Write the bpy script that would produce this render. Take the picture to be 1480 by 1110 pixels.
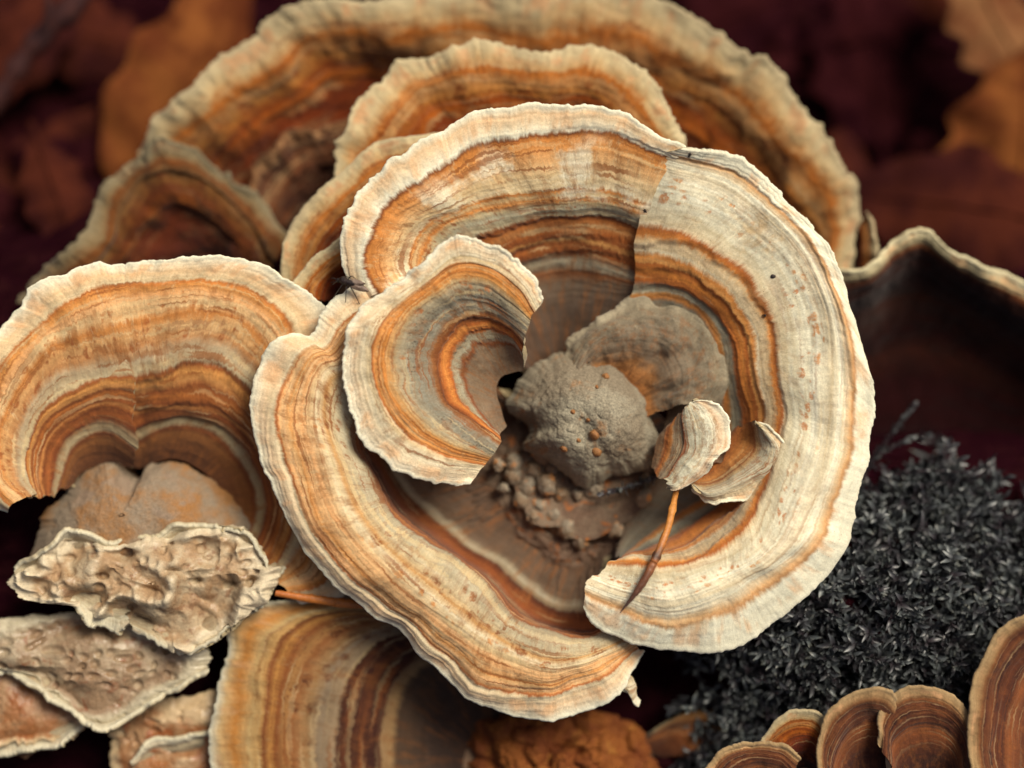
import bpy, math, random
import numpy as np
from mathutils import Vector

sc = bpy.context.scene
COL = sc.collection
for o in list(bpy.data.objects):
    bpy.data.objects.remove(o, do_unlink=True)
# One unit is about 7.5 mm: the whole picture spans some 11 cm of a mossy log.
sc.unit_settings.scale_length = 0.0075
D = 28.0                                   # camera height over the focal plane (z = 0)
PI = math.pi

# ------------------------------------------------------------------ camera
cam_d = bpy.data.cameras.new('camera')
cam = bpy.data.objects.new('camera', cam_d)
COL.objects.link(cam)
cam.location = (0, 0, D)
cam.rotation_euler = (0, 0, 0)
cam_d.sensor_width = 36
cam_d.lens = 36 * D / 14.8
cam_d.clip_start = 0.5
cam_d.clip_end = 800
cam_d.dof.use_dof = True
cam_d.dof.focus_distance = D - 0.05
cam_d.dof.aperture_fstop = cam_d.lens / 1000 / 1.4
cam_d.dof.aperture_blades = 0
sc.camera = cam

# ------------------------------------------------------------------ world, sun, exposure
SUN = Vector((0.42, 0.50, 0.80)).normalized()
world = bpy.data.worlds.new('World')
sc.world = world
world.use_nodes = True
wn = world.node_tree
sky = wn.nodes.new('ShaderNodeTexSky')
sky.sky_type = 'NISHITA'
sky.sun_disc = False
sky.sun_elevation = math.asin(SUN.z)
sky.sun_rotation = math.atan2(SUN.x, SUN.y)
sky.dust_density = 9.0
sky.air_density = 0.6
sky.ozone_density = 0.6
bg = wn.nodes['Background']
bg.inputs['Strength'].default_value = 0.062
wn.links.new(sky.outputs['Color'], bg.inputs['Color'])

sun_d = bpy.data.lights.new('sun', 'SUN')
sun_d.energy = 2.9
sun_d.angle = math.radians(24.0)
sun_d.color = (1.0, 0.92, 0.74)
sun = bpy.data.objects.new('sun', sun_d)
COL.objects.link(sun)
sun.rotation_euler = SUN.to_track_quat('Z', 'Y').to_euler()
sun.location = SUN * 60

sc.view_settings.view_transform = 'Standard'
sc.view_settings.look = 'None'
sc.view_settings.exposure = 0.32
sc.view_settings.gamma = 1.0
sc.view_settings.use_curve_mapping = False
sc.render.engine = 'CYCLES'
sc.cycles.use_denoising = True
sc.cycles.max_bounces = 6
sc.cycles.diffuse_bounces = 4

# ------------------------------------------------------------------ numeric helpers
def at(px, py, z):
    k = (D - z) / D / 100.0
    return ((px - 740) * k, (555 - py) * k, z)

def sstep(a, b, x):
    t = np.clip((np.asarray(x, float) - a) / (b - a), 0, 1)
    return t * t * (3 - 2 * t)

def _h(ix, iy, iz, seed):
    n = (ix.astype(np.int64) * 374761393 + iy.astype(np.int64) * 668265263 + iz.astype(np.int64) * 2147483647 + seed * 1274126177) & 0xffffffff
    n = ((n ^ (n >> 13)) * 1274126177) & 0xffffffff
    n = (n ^ (n >> 16)) & 0xffffffff
    return n / 4294967295.0

def vnoise(x, y, z=0.0, seed=0):
    x, y, z = np.broadcast_arrays(np.asarray(x, float), np.asarray(y, float), np.asarray(z, float))
    ix, iy, iz = np.floor(x), np.floor(y), np.floor(z)
    fx, fy, fz = x - ix, y - iy, z - iz
    fx, fy, fz = [f * f * f * (f * (f * 6 - 15) + 10) for f in (fx, fy, fz)]
    r = 0
    for a in (0, 1):
        for b in (0, 1):
            for c in (0, 1):
                w = (fx if a else 1 - fx) * (fy if b else 1 - fy) * (fz if c else 1 - fz)
                r = r + w * _h(ix + a, iy + b, iz + c, seed)
    return r * 2 - 1

def fbm(x, y, z=0.0, oct=4, seed=0, gain=0.5):
    s, a, f = 0, 1.0, 1.0
    for i in range(oct):
        s = s + a * vnoise(np.asarray(x) * f, np.asarray(y) * f, np.asarray(z) * f, seed + i * 17)
        a *= gain
        f *= 2.03
    return s

def cells(x, y, seed=0):
    """distance to the nearest jittered lattice point"""
    ix, iy = np.floor(x), np.floor(y)
    best = np.full(np.shape(x), 9.0)
    for a in (-1, 0, 1):
        for b in (-1, 0, 1):
            cx = ix + a + _h(ix + a, iy + b, ix * 0, seed)
            cy = iy + b + _h(ix + a, iy + b, ix * 0 + 7, seed)
            best = np.minimum(best, np.hypot(x - cx, y - cy))
    return best

def catmull(P, n, closed=False):
    P = np.asarray(P, float)
    m = len(P)
    if closed:
        t = np.linspace(0, m, n, endpoint=False)
        i = np.floor(t).astype(int)
        f = (t - i)[:, None]
        p0, p1, p2, p3 = P[(i - 1) % m], P[i % m], P[(i + 1) % m], P[(i + 2) % m]
    else:
        t = np.linspace(0, m - 1, n)
        i = np.minimum(np.floor(t).astype(int), m - 2)
        f = (t - i)[:, None]
        Q = np.vstack([2 * P[0] - P[1], P, 2 * P[-1] - P[-2]])
        p0, p1, p2, p3 = Q[i], Q[i + 1], Q[i + 2], Q[i + 3]
    return 0.5 * (2 * p1 + (p2 - p0) * f + (2 * p0 - 5 * p1 + 4 * p2 - p3) * f ** 2 + (3 * p1 - p0 - 3 * p2 + p3) * f ** 3)

def hermite(vs, R, v):
    """R: (k, nu, 3) rings at vs -> (len(v), nu, 3)"""
    vs = np.asarray(vs, float)
    k = len(vs)
    T = np.zeros_like(R)
    for i in range(k):
        if i == 0:
            T[i] = (R[1] - R[0]) / (vs[1] - vs[0])
        elif i == k - 1:
            T[i] = (R[-1] - R[-2]) / (vs[-1] - vs[-2])
        else:
            a, b = vs[i] - vs[i - 1], vs[i + 1] - vs[i]
            T[i] = ((R[i] - R[i - 1]) / a * b + (R[i + 1] - R[i]) / b * a) / (a + b)
    j = np.clip(np.searchsorted(vs, v, side='right') - 1, 0, k - 2)
    h = (vs[j + 1] - vs[j])[:, None, None]
    f = ((v - vs[j]) / (vs[j + 1] - vs[j]))[:, None, None]
    return ((2 * f ** 3 - 3 * f ** 2 + 1) * R[j] + (f ** 3 - 2 * f ** 2 + f) * h * T[j]
            + (-2 * f ** 3 + 3 * f ** 2) * R[j + 1] + (f ** 3 - f ** 2) * h * T[j + 1])

def grid_normals(P, closed=False):
    dv = np.gradient(P, axis=0)
    if closed:
        du = (np.roll(P, -1, 1) - np.roll(P, 1, 1)) / 2
    else:
        du = np.gradient(P, axis=1)
    N = np.cross(du, dv)
    N /= np.linalg.norm(N, axis=2, keepdims=True) + 1e-12
    if np.mean(N[..., 2]) < 0:
        N = -N
    return N

# ------------------------------------------------------------------ object helpers
def obj(name, me, mat=None, parent=None):
    o = bpy.data.objects.new(name, me)
    COL.objects.link(o)
    if mat is not None and not me.materials:
        me.materials.append(mat)
    if parent is not None:
        o.parent = parent
        o.location = -Vector(parent.location) if parent.parent is None else (0, 0, 0)
    return o

def tag(o, label, cat, group=None):
    o['label'] = label
    o['category'] = cat
    if group:
        o['group'] = group
    return o

def thing(name, label, cat, loc, group=None):
    o = bpy.data.objects.new(name, None)
    COL.objects.link(o)
    o.empty_display_size = 0.3
    o.location = loc
    return tag(o, label, cat, group)

def mesh_np(name, V, F, attrs=None, smooth=True):
    """V (n,3), F (m,4) or (m,3) int array"""
    me = bpy.data.meshes.new(name)
    V = np.asarray(V, np.float32)
    F = np.asarray(F, np.int32)
    k = F.shape[1]
    me.vertices.add(len(V))
    me.vertices.foreach_set('co', V.ravel())
    me.loops.add(F.size)
    me.loops.foreach_set('vertex_index', F.ravel())
    me.polygons.add(len(F))
    me.polygons.foreach_set('loop_start', np.arange(0, F.size, k, dtype=np.int32))
    me.update(calc_edges=True)
    if smooth:
        me.polygons.foreach_set('use_smooth', np.ones(len(F), bool))
    for an, av in (attrs or {}).items():
        a = me.attributes.new(an, 'FLOAT', 'POINT')
        a.data.foreach_set('value', np.asarray(av, np.float32).ravel())
    me.validate()
    return me

def grid_faces(rows, cols, closed=False):
    i = np.arange(rows - 1)[:, None]
    j = np.arange(cols if closed else cols - 1)[None, :]
    jn = (j + 1) % cols
    a, b, c, d = i * cols + j, i * cols + jn, (i + 1) * cols + jn, (i + 1) * cols + j
    return np.stack([a, b, c, d], -1).reshape(-1, 4)

# ------------------------------------------------------------------ the bracket surface
def cap_mesh(name, vs, rings, zs, mat, nu=400, nv=160, thick=(0.06, 0.14), ruffle=0.03, ruff_f=3.0,
             jag=0.02, ridge=0.012, bump=0.03, seed=1, lift=None, terrace=None, zcols=None, wave=0.05, endjag=0.035, vmax=1.0):
    """rings: per v one list of (px, py) of equal length; zs: per v a number or list of z."""
    R = []
    for ring, z in zip(rings, zs):
        zz = [z] * len(ring) if np.isscalar(z) else z
        R.append(catmull([at(x, y, q) for (x, y), q in zip(ring, zz)], nu))
    R = np.array(R)
    vv = np.linspace(0, 1, nv)
    P = hermite(vs, R, vv)
    N = grid_normals(P)
    rim = P[-1]
    ua = np.concatenate([[0], np.cumsum(np.linalg.norm(np.diff(rim, axis=0), axis=1))])
    U, Vv = np.meshgrid(ua, vv)
    # growth ridges follow the bands, radial folds gather at the rim
    warp = 0.03 * fbm(U * 0.7, Vv * 2, oct=2, seed=seed + 3)
    ridge = ridge * 0.42
    d = ridge * fbm((Vv + warp) * 34, U * 0.25, oct=3, seed=seed, gain=0.6)
    d += 0.2 * ridge * vnoise((Vv + warp) * 80, U * 0.5, seed=seed + 31)
    d += bump * fbm(P[..., 0] * 1.5, P[..., 1] * 1.5, oct=4, seed=seed + 5)
    d += 0.003 * fbm(P[..., 0] * 14, P[..., 1] * 14, oct=3, seed=seed + 8)
    fold = fbm(U * ruff_f * 0.8, Vv * 0.8, oct=2, seed=seed + 11) * (0.75 + 0.6 * vnoise(U * 0.7, 3.0, seed=seed + 12))
    d += ruffle * fold * sstep(0.70, 1.0, Vv) + 0.4 * ruffle * fold * sstep(0.2, 0.7, Vv)
    und = fbm(U * 0.9, Vv * 2.2, oct=2, seed=seed + 61)
    d += wave * und * sstep(0.35, 0.75, Vv)
    rib = vnoise(U * 9, Vv * 1.5, seed=seed + 23)
    d += 0.004 * rib * sstep(0.84, 0.95, Vv)
    if terrace:
        for tv, th in terrace:
            d += th * sstep(tv - 0.012, tv + 0.012, Vv + warp + 0.006 * vnoise(U * 8, Vv * 4, seed=seed + 40))
    if lift:
        d += lift(U / ua[-1], Vv)
    P = P + N * d[..., None]
    E = P[-1] - P[-4]
    E /= np.linalg.norm(E, axis=1, keepdims=True) + 1e-9
    jg = jag * (1.1 * fbm(ua * 1.1, 0.5, oct=6, seed=seed + 13, gain=0.60) + 0.3 * np.maximum(0, vnoise(ua * 17, 2.0, seed=seed + 15)))
    w = sstep(0.75, 1.0, vv)[:, None, None]
    P = P + w * (E * jg[:, None])[None]
    # ragged free ends
    for c0, c1, sg in ((0, 3, 1), (-1, -4, -1)):
        Tu = P[:, c0] - P[:, c1]
        Tu /= np.linalg.norm(Tu, axis=1, keepdims=True) + 1e-9
        e = endjag * fbm(vv * 7, c0 + 2.5, oct=4, seed=seed + 71)
        dist = ua if sg == 1 else ua[-1] - ua
        wE = np.exp(-(dist / 0.18) ** 2)
        P = P + Tu[:, None] * (e[:, None] * wE[None])[..., None]
    # the flesh has depth and thins out at the growing edge and the free ends
    N2 = grid_normals(P)
    ends = np.sqrt(np.clip(np.minimum(ua, ua[-1] - ua) / 0.10, 0.02, 1))
    T = (thick[0] + (thick[1] - thick[0]) * (1 - Vv) ** 1.5) * ends[None, :]
    rows = [P]
    va = [Vv]
    un = [np.zeros_like(Vv)]
    t1 = T[-1][:, None]
    En = E - N2[-1] * np.sum(E * N2[-1], 1, keepdims=True)
    En /= np.linalg.norm(En, axis=1, keepdims=True) + 1e-9
    for a in (35, 70, 110, 150):
        a = math.radians(a)
        rows.append((P[-1] + En * t1 * 0.5 * math.sin(a) - N2[-1] * t1 * 0.5 * (1 - math.cos(a)))[None])
        va.append(np.ones((1, nu)))
        un.append(np.full((1, nu), 0.0 if a < 1.6 else 0.6))
    idx = np.linspace(nv - 1, 0, max(12, nv // 8)).astype(int)
    rows.append(P[idx] - N2[idx] * T[idx][..., None])
    va.append(Vv[idx])
    un.append(np.ones((len(idx), nu)))
    A = np.concatenate(rows)
    nr = A.shape[0]
    F = grid_faces(nr, nu)
    n0 = np.cross(A[1, 1] - A[0, 0], A[1, 0] - A[0, 1])
    ups = np.cross(A[nv // 2 + 1, nu // 2] - A[nv // 2, nu // 2], A[nv // 2, nu // 2 + 1] - A[nv // 2, nu // 2])
    if ups[2] > 0:
        F = F[:, ::-1]
    attrs = {'cu': np.tile(ua, (nr, 1)), 'cv': np.concatenate(va) * vmax, 'under': np.concatenate(un)}
    me = mesh_np(name, A.reshape(-1, 3), F, attrs)
    if mat:
        me.materials.append(mat)
    return me

def lump_mesh(name, outline, ztop, zedge, zbase, mat, nu=220, nv=90, power=2.2, bump=0.05, freq=3.0, fine=0.012,
              seed=1, shape=None, pits=0.0, pit_f=4.0, jag=0.02, centre=None, knobs=0.0, knob_f=4.0):
    """closed mound: outline in px at zedge, dome to ztop, skirt down to zbase"""
    O = catmull([at(x, y, zedge) for x, y in outline], nu, closed=True)
    c = np.array(at(*centre, zedge)) if centre else O.mean(0)
    vv = np.linspace(0.012, 1, nv) ** 0.85
    P = c[None, None] + (O - c)[None] * vv[:, None, None]
    P = P.copy()
    hh = (1 - vv ** power)
    P[..., 2] = zedge + (ztop - zedge) * hh[:, None]
    x, y = P[..., 0].copy(), P[..., 1].copy()
    vein = np.zeros((nv, nu))
    if shape is not None:
        sh = shape(x, y, np.tile(vv[:, None], (1, nu)))
        P[..., 2] += sh
        vein = np.clip((sh - np.percentile(sh, 35)) / (np.percentile(sh, 96) - np.percentile(sh, 35) + 1e-6), 0, 1)
    N = grid_normals(P, True)
    d = bump * fbm(x * freq, y * freq, oct=4, seed=seed) + fine * fbm(x * 18, y * 18, oct=3, seed=seed + 4)
    if knobs:
        k = cells(x * knob_f + 0.4 * vnoise(x * 3, y * 3, seed=seed), y * knob_f, seed=seed + 2)
        d += knobs * np.sqrt(np.clip(1 - (k / 0.62) ** 2, 0, 1))
    if pits:
        k = cells(x * pit_f + 0.5 * fbm(x * 2, y * 2, oct=2, seed=seed), y * pit_f * 1.3, seed=seed + 9)
        d -= pits * (1 - sstep(0.08, 0.42, k)) * sstep(-0.05, 0.25, vnoise(x * 1.1, y * 1.4, seed=seed + 19))
    d = d * (1 - 0.75 * sstep(0.78, 0.98, np.tile(vv[:, None], (1, nu))))
    P = P + N * d[..., None]
    Rj = (O - c)
    Rj[:, 2] = 0
    Rj /= np.linalg.norm(Rj, axis=1, keepdims=True)
    arc = np.linspace(0, 2 * PI, nu, endpoint=False)
    jg = jag * fbm(np.cos(arc) * 6, np.sin(arc) * 6, oct=5, seed=seed + 6, gain=0.65)
    P += sstep(0.7, 1, vv)[:, None, None] * (Rj * jg[:, None])[None]
    last = P[-1]
    sk = []
    for f, inn in ((0.12, 0.0), (0.3, 0.03), (0.6, 0.10), (1.0, 0.22)):
        q = last + (c - last) * inn
        q[:, 2] = last[:, 2] + (zbase - last[:, 2]) * f
        sk.append(q[None])
    A = np.concatenate([P] + sk)
    nr = A.shape[0]
    F = grid_faces(nr, nu, True)
    tip = np.array([[P[0, :, 0].mean(), P[0, :, 1].mean(), P[0, :, 2].mean()]])
    V = np.concatenate([A.reshape(-1, 3), tip])
    ti = len(V) - 1
    j = np.arange(nu)
    Ft = np.stack([np.full(nu, ti), j, (j + 1) % nu, (j + 1) % nu], 1)
    i0, i1, i2 = V[F[len(F) // 4][0]], V[F[len(F) // 4][1]], V[F[len(F) // 4][2]]
    if np.cross(i1 - i0, i2 - i0)[2] < 0:
        F = F[:, ::-1]
        Ft = Ft[:, ::-1]
    me = bpy.data.meshes.new(name)
    faces = [tuple(f) for f in F.tolist()]
    for f in Ft.tolist():
        u = []
        for q in f:
            if q not in u:
                u.append(q)
        faces.append(tuple(u))
    me.from_pydata(V.tolist(), [], faces)
    me.update()
    me.polygons.foreach_set('use_smooth', np.ones(len(me.polygons), bool))
    cv = np.concatenate([np.tile(vv[:, None], (1, nu)).ravel(), np.ones(4 * nu), [0]])
    cu = np.concatenate([np.tile(arc[None] * 1.2, (nr, 1)).ravel(), [0]])
    ve = np.concatenate([vein.ravel(), np.tile(vein[-1], 4), [vein[0, 0]]])
    for an, av in (('cu', cu), ('cv', cv), ('under', cv * 0), ('vein', ve)):
        a = me.attributes.new(an, 'FLOAT', 'POINT')
        a.data.foreach_set('value', np.asarray(av, np.float32))
    me.materials.append(mat)
    return me

def surf_z(me, px, py, n=6):
    co = np.empty(len(me.vertices) * 3, np.float32)
    me.vertices.foreach_get('co', co)
    co = co.reshape(-1, 3)
    k = D / (D - co[:, 2])
    d = np.hypot(co[:, 0] * k * 100 + 740 - px, 555 - co[:, 1] * k * 100 - py)
    i = np.argsort(d)[:n]
    return float(co[i, 2].max())

def tube_mesh(name, pts, radii, mat, n=10, seed=0, rough=0.0, squash=1.0):
    pts = np.asarray(pts, float)
    k = len(pts)
    T = np.gradient(pts, axis=0)
    T /= np.linalg.norm(T, axis=1, keepdims=True) + 1e-12
    ref = np.array([0, 0, 1.0]) if abs(T[0, 2]) < 0.9 else np.array([1.0, 0, 0])
    V = []
    for i in range(k):
        a = np.cross(T[i], ref)
        a /= np.linalg.norm(a) + 1e-12
        b = np.cross(a, T[i])
        ang = np.linspace(0, 2 * PI, n, endpoint=False)
        r = radii[i] * (1 + rough * vnoise(np.cos(ang) * 2 + i * 0.7, np.sin(ang) * 2, i * 0.45, seed=seed))
        V.append(pts[i] + np.outer(np.cos(ang) * r, a) + np.outer(np.sin(ang) * r * squash, b))
    V = np.concatenate(V)
    faces = [tuple(f) for f in grid_faces(k, n, True).tolist()]
    faces.append(tuple(range(n)))
    faces.append(tuple(range((k - 1) * n, k * n))[::-1])
    me = bpy.data.meshes.new(name)
    me.from_pydata(V.tolist(), [], faces)
    me.update()
    me.polygons.foreach_set('use_smooth', np.ones(len(me.polygons), bool))
    if mat:
        me.materials.append(mat)
    return me

def stem_mesh(name, px, py, z0, z1, r0, r1, mat, seed=0):
    a, b = np.array(at(px, py, z0)), np.array(at(px, py, z1))
    b[:2] = a[:2] + np.array([0.05, -0.05])
    t = np.linspace(0, 1, 14)[:, None]
    pts = a + (b - a) * t
    return tube_mesh(name, pts, r0 + (r1 - r0) * t[:, 0] ** 1.4, mat, 28, seed, 0.22)

# ------------------------------------------------------------------ materials
def lin(c, k=1.0):
    r = []
    for x, w in zip(c, (1.0, 0.985, 0.94)):
        x = x / 255.0
        r.append(min(0.85, w * k * (x / 12.92 if x <= 0.04045 else ((x + 0.055) / 1.055) ** 2.4)))
    return (*r, 1)

class NT:
    def __init__(self, name):
        self.m = bpy.data.materials.new(name)
        self.m.use_nodes = True
        self.t = self.m.node_tree
        self.b = self.t.nodes['Principled BSDF']
        self.out = self.t.nodes['Material Output']
    def n(self, k, **kw):
        x = self.t.nodes.new(k)
        for a, v in kw.items():
            setattr(x, a, v)
        return x
    def l(self, a, b):
        self.t.links.new(a, b)
    def val(self, sock, v):
        if hasattr(v, 'is_linked'):
            self.l(v, sock)
        else:
            sock.default_value = v
    def math(self, op, a, b=0.0, c=0.0, clamp=False):
        x = self.n('ShaderNodeMath', operation=op, use_clamp=clamp)
        for i, q in enumerate((a, b, c)):
            self.val(x.inputs[i], q)
        return x.outputs[0]
    def attr(self, name):
        return self.n('ShaderNodeAttribute', attribute_name=name).outputs['Fac']
    def vec(self, x, y, z=0.0):
        c = self.n('ShaderNodeCombineXYZ')
        for i, q in enumerate((x, y, z)):
            self.val(c.inputs[i], q)
        return c.outputs[0]
    def noise(self, vec, scale, detail=3.0, rough=0.55, dist=0.0):
        x = self.n('ShaderNodeTexNoise')
        self.l(vec, x.inputs['Vector'])
        x.inputs['Scale'].default_value = scale
        x.inputs['Detail'].default_value = detail
        x.inputs['Roughness'].default_value = rough
        x.inputs['Distortion'].default_value = dist
        return x.outputs['Fac']
    def voro(self, vec, scale, feature='F1'):
        x = self.n('ShaderNodeTexVoronoi', feature=feature)
        self.l(vec, x.inputs['Vector'])
        x.inputs['Scale'].default_value = scale
        return x.outputs['Distance']
    def ramp(self, fac, stops, interp='LINEAR'):
        r = self.n('ShaderNodeValToRGB')
        cr = r.color_ramp
        cr.interpolation = interp
        stops = sorted(stops, key=lambda s: s[0])
        while len(cr.elements) < len(stops):
            cr.elements.new(0.5)
        for e, (p, c) in zip(cr.elements, stops):
            e.position = p
            e.color = c
        self.l(fac, r.inputs[0])
        return r.outputs[0]
    def rng(self, x, a, b, c=0.0, d=1.0, smooth=True):
        r = self.n('ShaderNodeMapRange', interpolation_type='SMOOTHSTEP' if smooth else 'LINEAR')
        self.val(r.inputs[0], x)
        for i, q in enumerate((a, b, c, d)):
            r.inputs[i + 1].default_value = q
        return r.outputs[0]
    def mix(self, f, a, b, mode='MIX'):
        x = self.n('ShaderNodeMix', data_type='RGBA', blend_type=mode)
        self.val(x.inputs[0], f)
        self.val(x.inputs[6], a)
        self.val(x.inputs[7], b)
        return x.outputs[2]
    def bump(self, h, strength, dist, prev=None):
        x = self.n('ShaderNodeBump')
        x.inputs['Strength'].default_value = strength
        x.inputs['Distance'].default_value = dist
        self.l(h, x.inputs['Height'])
        if prev is not None:
            self.l(prev, x.inputs['Normal'])
        return x.outputs[0]

# colours of the fruiting bodies (as they look in full light)
W = (232, 229, 212); IV = (220, 205, 178); CR = (212, 184, 148); PE = (222, 168, 120); OR = (206, 132, 62)
DO = (178, 98, 36); BR = (138, 72, 30); DB = (88, 42, 24); GR = (176, 172, 154); DG = (132, 126, 114)
TA = (140, 120, 102); DT = (104, 86, 74)

def cap_mat(name, stops, k=1.0, spots=(), warp=0.05, fibre=0.02, patch=None, grain=0.25, specks=0.5, under=(196, 178, 146),
            rough=0.82, seed=0.0, bump=1.0, sss=0.0, rimflush=0.6, stain=0.6, hi_k=0.7, sat=0.95, hue=0.507, lines=0.18, spec=0.2, rust=0.7):
    t = NT(name)
    cu, cv, un = t.attr('cu'), t.attr('cv'), t.attr('under')
    tc = t.n('ShaderNodeTexCoord').outputs['Object']
    mp = t.n('ShaderNodeMapping')
    mp.inputs['Location'].default_value = (seed, seed * 1.7, seed * 0.3)
    t.l(tc, mp.inputs[0])
    pos = mp.outputs[0]
    uv = t.vec(t.math('ADD', cu, seed), cv, seed)
    uvl = t.vec(t.math('ADD', t.math('MULTIPLY', cu, 0.6), seed), t.math('MULTIPLY', cv, 1.5), seed)
    n_low = t.noise(uvl, 1.0, 2.0)
    n_mid = t.noise(pos, 4.0, 4.0, 0.6)
    fib_v = t.vec(t.math('MULTIPLY', cu, 15.0), t.math('MULTIPLY', cv, 5.0), seed)
    fib = t.noise(fib_v, 1.0, 4.0, 0.65)
    v = t.math('ADD', cv, t.math('MULTIPLY', t.math('SUBTRACT', n_low, 0.5), warp * 2))
    v = t.math('ADD', v, t.math('MULTIPLY', t.math('SUBTRACT', n_mid, 0.5), warp * 0.55))
    an = t.noise(t.vec(t.math('MULTIPLY', cu, 1.5), t.math('MULTIPLY', cv, 7.0), seed + 5.5), 1.0, 4.0, 0.6)
    v = t.math('ADD', v, t.math('MULTIPLY', t.math('SUBTRACT', an, 0.5), warp * 1.5))
    v = t.math('ADD', v, t.math('MULTIPLY', t.math('SUBTRACT', fib, 0.5), fibre * 2))
    v = t.math('ADD', v, t.math('MULTIPLY', t.math('SUBTRACT', t.noise(pos, 13.0, 3.0, 0.6), 0.5), warp * 0.6))
    # the warp fades at the rim so that its pale edge stays whole
    keep = t.rng(cv, 0.93, 1.0)
    v = t.mix(keep, v, cv)
    col = t.ramp(v, [(p, lin(c, k)) for p, c in stops])
    if patch:
        pc, pv0, pv1, pth = patch
        m = t.rng(t.noise(pos, 1.1, 5.0, 0.62), pth, pth + 0.12)
        m = t.math('MULTIPLY', m, t.rng(cv, pv0 - 0.08, pv0 + 0.04))
        m = t.math('MULTIPLY', m, t.rng(cv, pv1 - 0.04, pv1 + 0.08, 1.0, 0.0))
        col = t.mix(t.math('MULTIPLY', m, 0.75), col, lin(pc, k))
    for (v0, wd, su, sv, th, c) in spots:
        wob = t.math('MULTIPLY', t.math('SUBTRACT', n_mid, 0.5), 1.2)
        vo = t.n('ShaderNodeTexVoronoi')
        t.l(t.vec(t.math('ADD', t.math('MULTIPLY', cu, su * 1.1), wob), t.math('ADD', t.math('MULTIPLY', cv, sv * 1.0), wob), seed + v0 * 9), vo.inputs['Vector'])
        vo.inputs['Scale'].default_value = 1.0
        sep = t.n('ShaderNodeSeparateColor')
        t.l(vo.outputs['Color'], sep.inputs[0])
        rad = t.math('MULTIPLY', t.math('POWER', sep.outputs[0], 1.3), 0.56)
        m = t.rng(t.math('SUBTRACT', t.math('ADD', vo.outputs['Distance'], t.math('MULTIPLY', t.math('SUBTRACT', fib, 0.5), 0.5)), rad), -0.16, 0.08, 1.0, 0.0)
        band = t.rng(t.math('ABSOLUTE', t.math('SUBTRACT', v, v0)), wd * 0.6, wd * 1.2, 1.0, 0.0)
        gate = t.rng(t.noise(uv, 0.9, 2.0), th - 0.21, th - 0.10)
        rag = t.rng(t.noise(pos, 19.0, 4.0, 0.7), 0.36, 0.56, 0.15, 1.0)
        m = t.math('MULTIPLY', t.math('MULTIPLY', m, band), t.math('MULTIPLY', gate, rag))
        col = t.mix(t.math('MULTIPLY', m, 0.8), col, lin(c, k))
    # brown weathering in ragged, radially drawn flecks
    if stain:
        sv_ = t.vec(t.math('MULTIPLY', cu, 5.0), t.math('MULTIPLY', cv, 9.0), seed + 8.8)
        st = t.noise(sv_, 1.0, 6.0, 0.72, 0.3)
        m = t.math('MULTIPLY', t.rng(st, 0.47, 0.64), t.rng(cv, 0.84, 0.92, 1.0, 0.12))
        m = t.math('MULTIPLY', m, t.rng(t.noise(pos, 0.9, 3.0), 0.34, 0.60, 0.25, 1.0))
        col = t.mix(t.math('MULTIPLY', m, stain), col, lin((150, 92, 44), k))
        hi = t.noise(t.vec(t.math('MULTIPLY', cu, 9.0), t.math('MULTIPLY', cv, 16.0), seed + 2.8), 1.0, 5.0, 0.7)
        m = t.math('MULTIPLY', t.rng(hi, 0.54, 0.70), t.rng(cv, 0.50, 0.60, 0.0, 1.0))
        col = t.mix(t.math('MULTIPLY', m, stain * hi_k), col, lin((216, 198, 164), k))
    # peach flush between the folds of the pale rim
    fl = t.noise(t.vec(t.math('MULTIPLY', cu, 3.2), t.math('MULTIPLY', cv, 5.0), seed + 3.3), 1.0, 3.0, 0.6)
    m = t.math('MULTIPLY', t.rng(fl, 0.48, 0.66), t.math('MULTIPLY', t.rng(cv, 0.87, 0.92), t.rng(cv, 0.965, 0.995, 1.0, 0.0)))
    col = t.mix(t.math('MULTIPLY', m, rimflush), col, lin((222, 172, 130), k))
    # fine growth lines
    gl = t.noise(t.vec(t.math('MULTIPLY', cu, 0.5), t.math('MULTIPLY', v, 60.0), seed + 1.1), 1.0, 3.0, 0.65)
    glm = t.rng(gl, 0.3, 0.7, 1 - lines, 1 + lines * 0.6, False)
    col = t.mix(t.rng(cv, 0.86, 0.92, 1.0, 0.35), col, t.mix(1.0, col, t.vec(t.math('POWER', glm, 0.7), glm, t.math('POWER', glm, 1.4)), 'MULTIPLY'))
    if rust:
        rl_ = t.noise(t.vec(t.math('MULTIPLY', cu, 0.45), t.math('MULTIPLY', v, 46.0), seed + 6.1), 1.0, 2.0, 0.5)
        gate = t.rng(t.noise(t.vec(t.math('MULTIPLY', cu, 1.1), t.math('MULTIPLY', cv, 4.0), seed + 7.7), 1.0, 3.0), 0.38, 0.58)
        zone = t.math('MULTIPLY', t.rng(cv, 0.26, 0.36), t.rng(cv, 0.86, 0.90, 1.0, 0.0))
        m = t.math('MULTIPLY', t.math('MULTIPLY', t.rng(rl_, 0.54, 0.62), zone), gate)
        col = t.mix(t.math('MULTIPLY', m, rust), col, lin((146, 82, 36), k))
        cl_ = t.noise(t.vec(t.math('MULTIPLY', cu, 0.5), t.math('MULTIPLY', v, 38.0), seed + 9.4), 1.0, 2.0, 0.5)
        m = t.math('MULTIPLY', t.math('MULTIPLY', t.rng(cl_, 0.56, 0.64), zone), t.math('SUBTRACT', 1.0, t.math('MULTIPLY', gate, 0.5)))
        col = t.mix(t.math('MULTIPLY', m, rust * 0.75), col, lin((214, 190, 150), k))
    # radial fibres, felt grain, dust
    streak = t.rng(fib, 0.25, 0.75, 0.88, 1.08, False)
    gr = t.noise(pos, 38.0, 3.0, 0.7)
    gsh = t.rng(gr, 0.25, 0.75, 1 - grain * 0.6, 1 + grain * 0.4, False)
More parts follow.
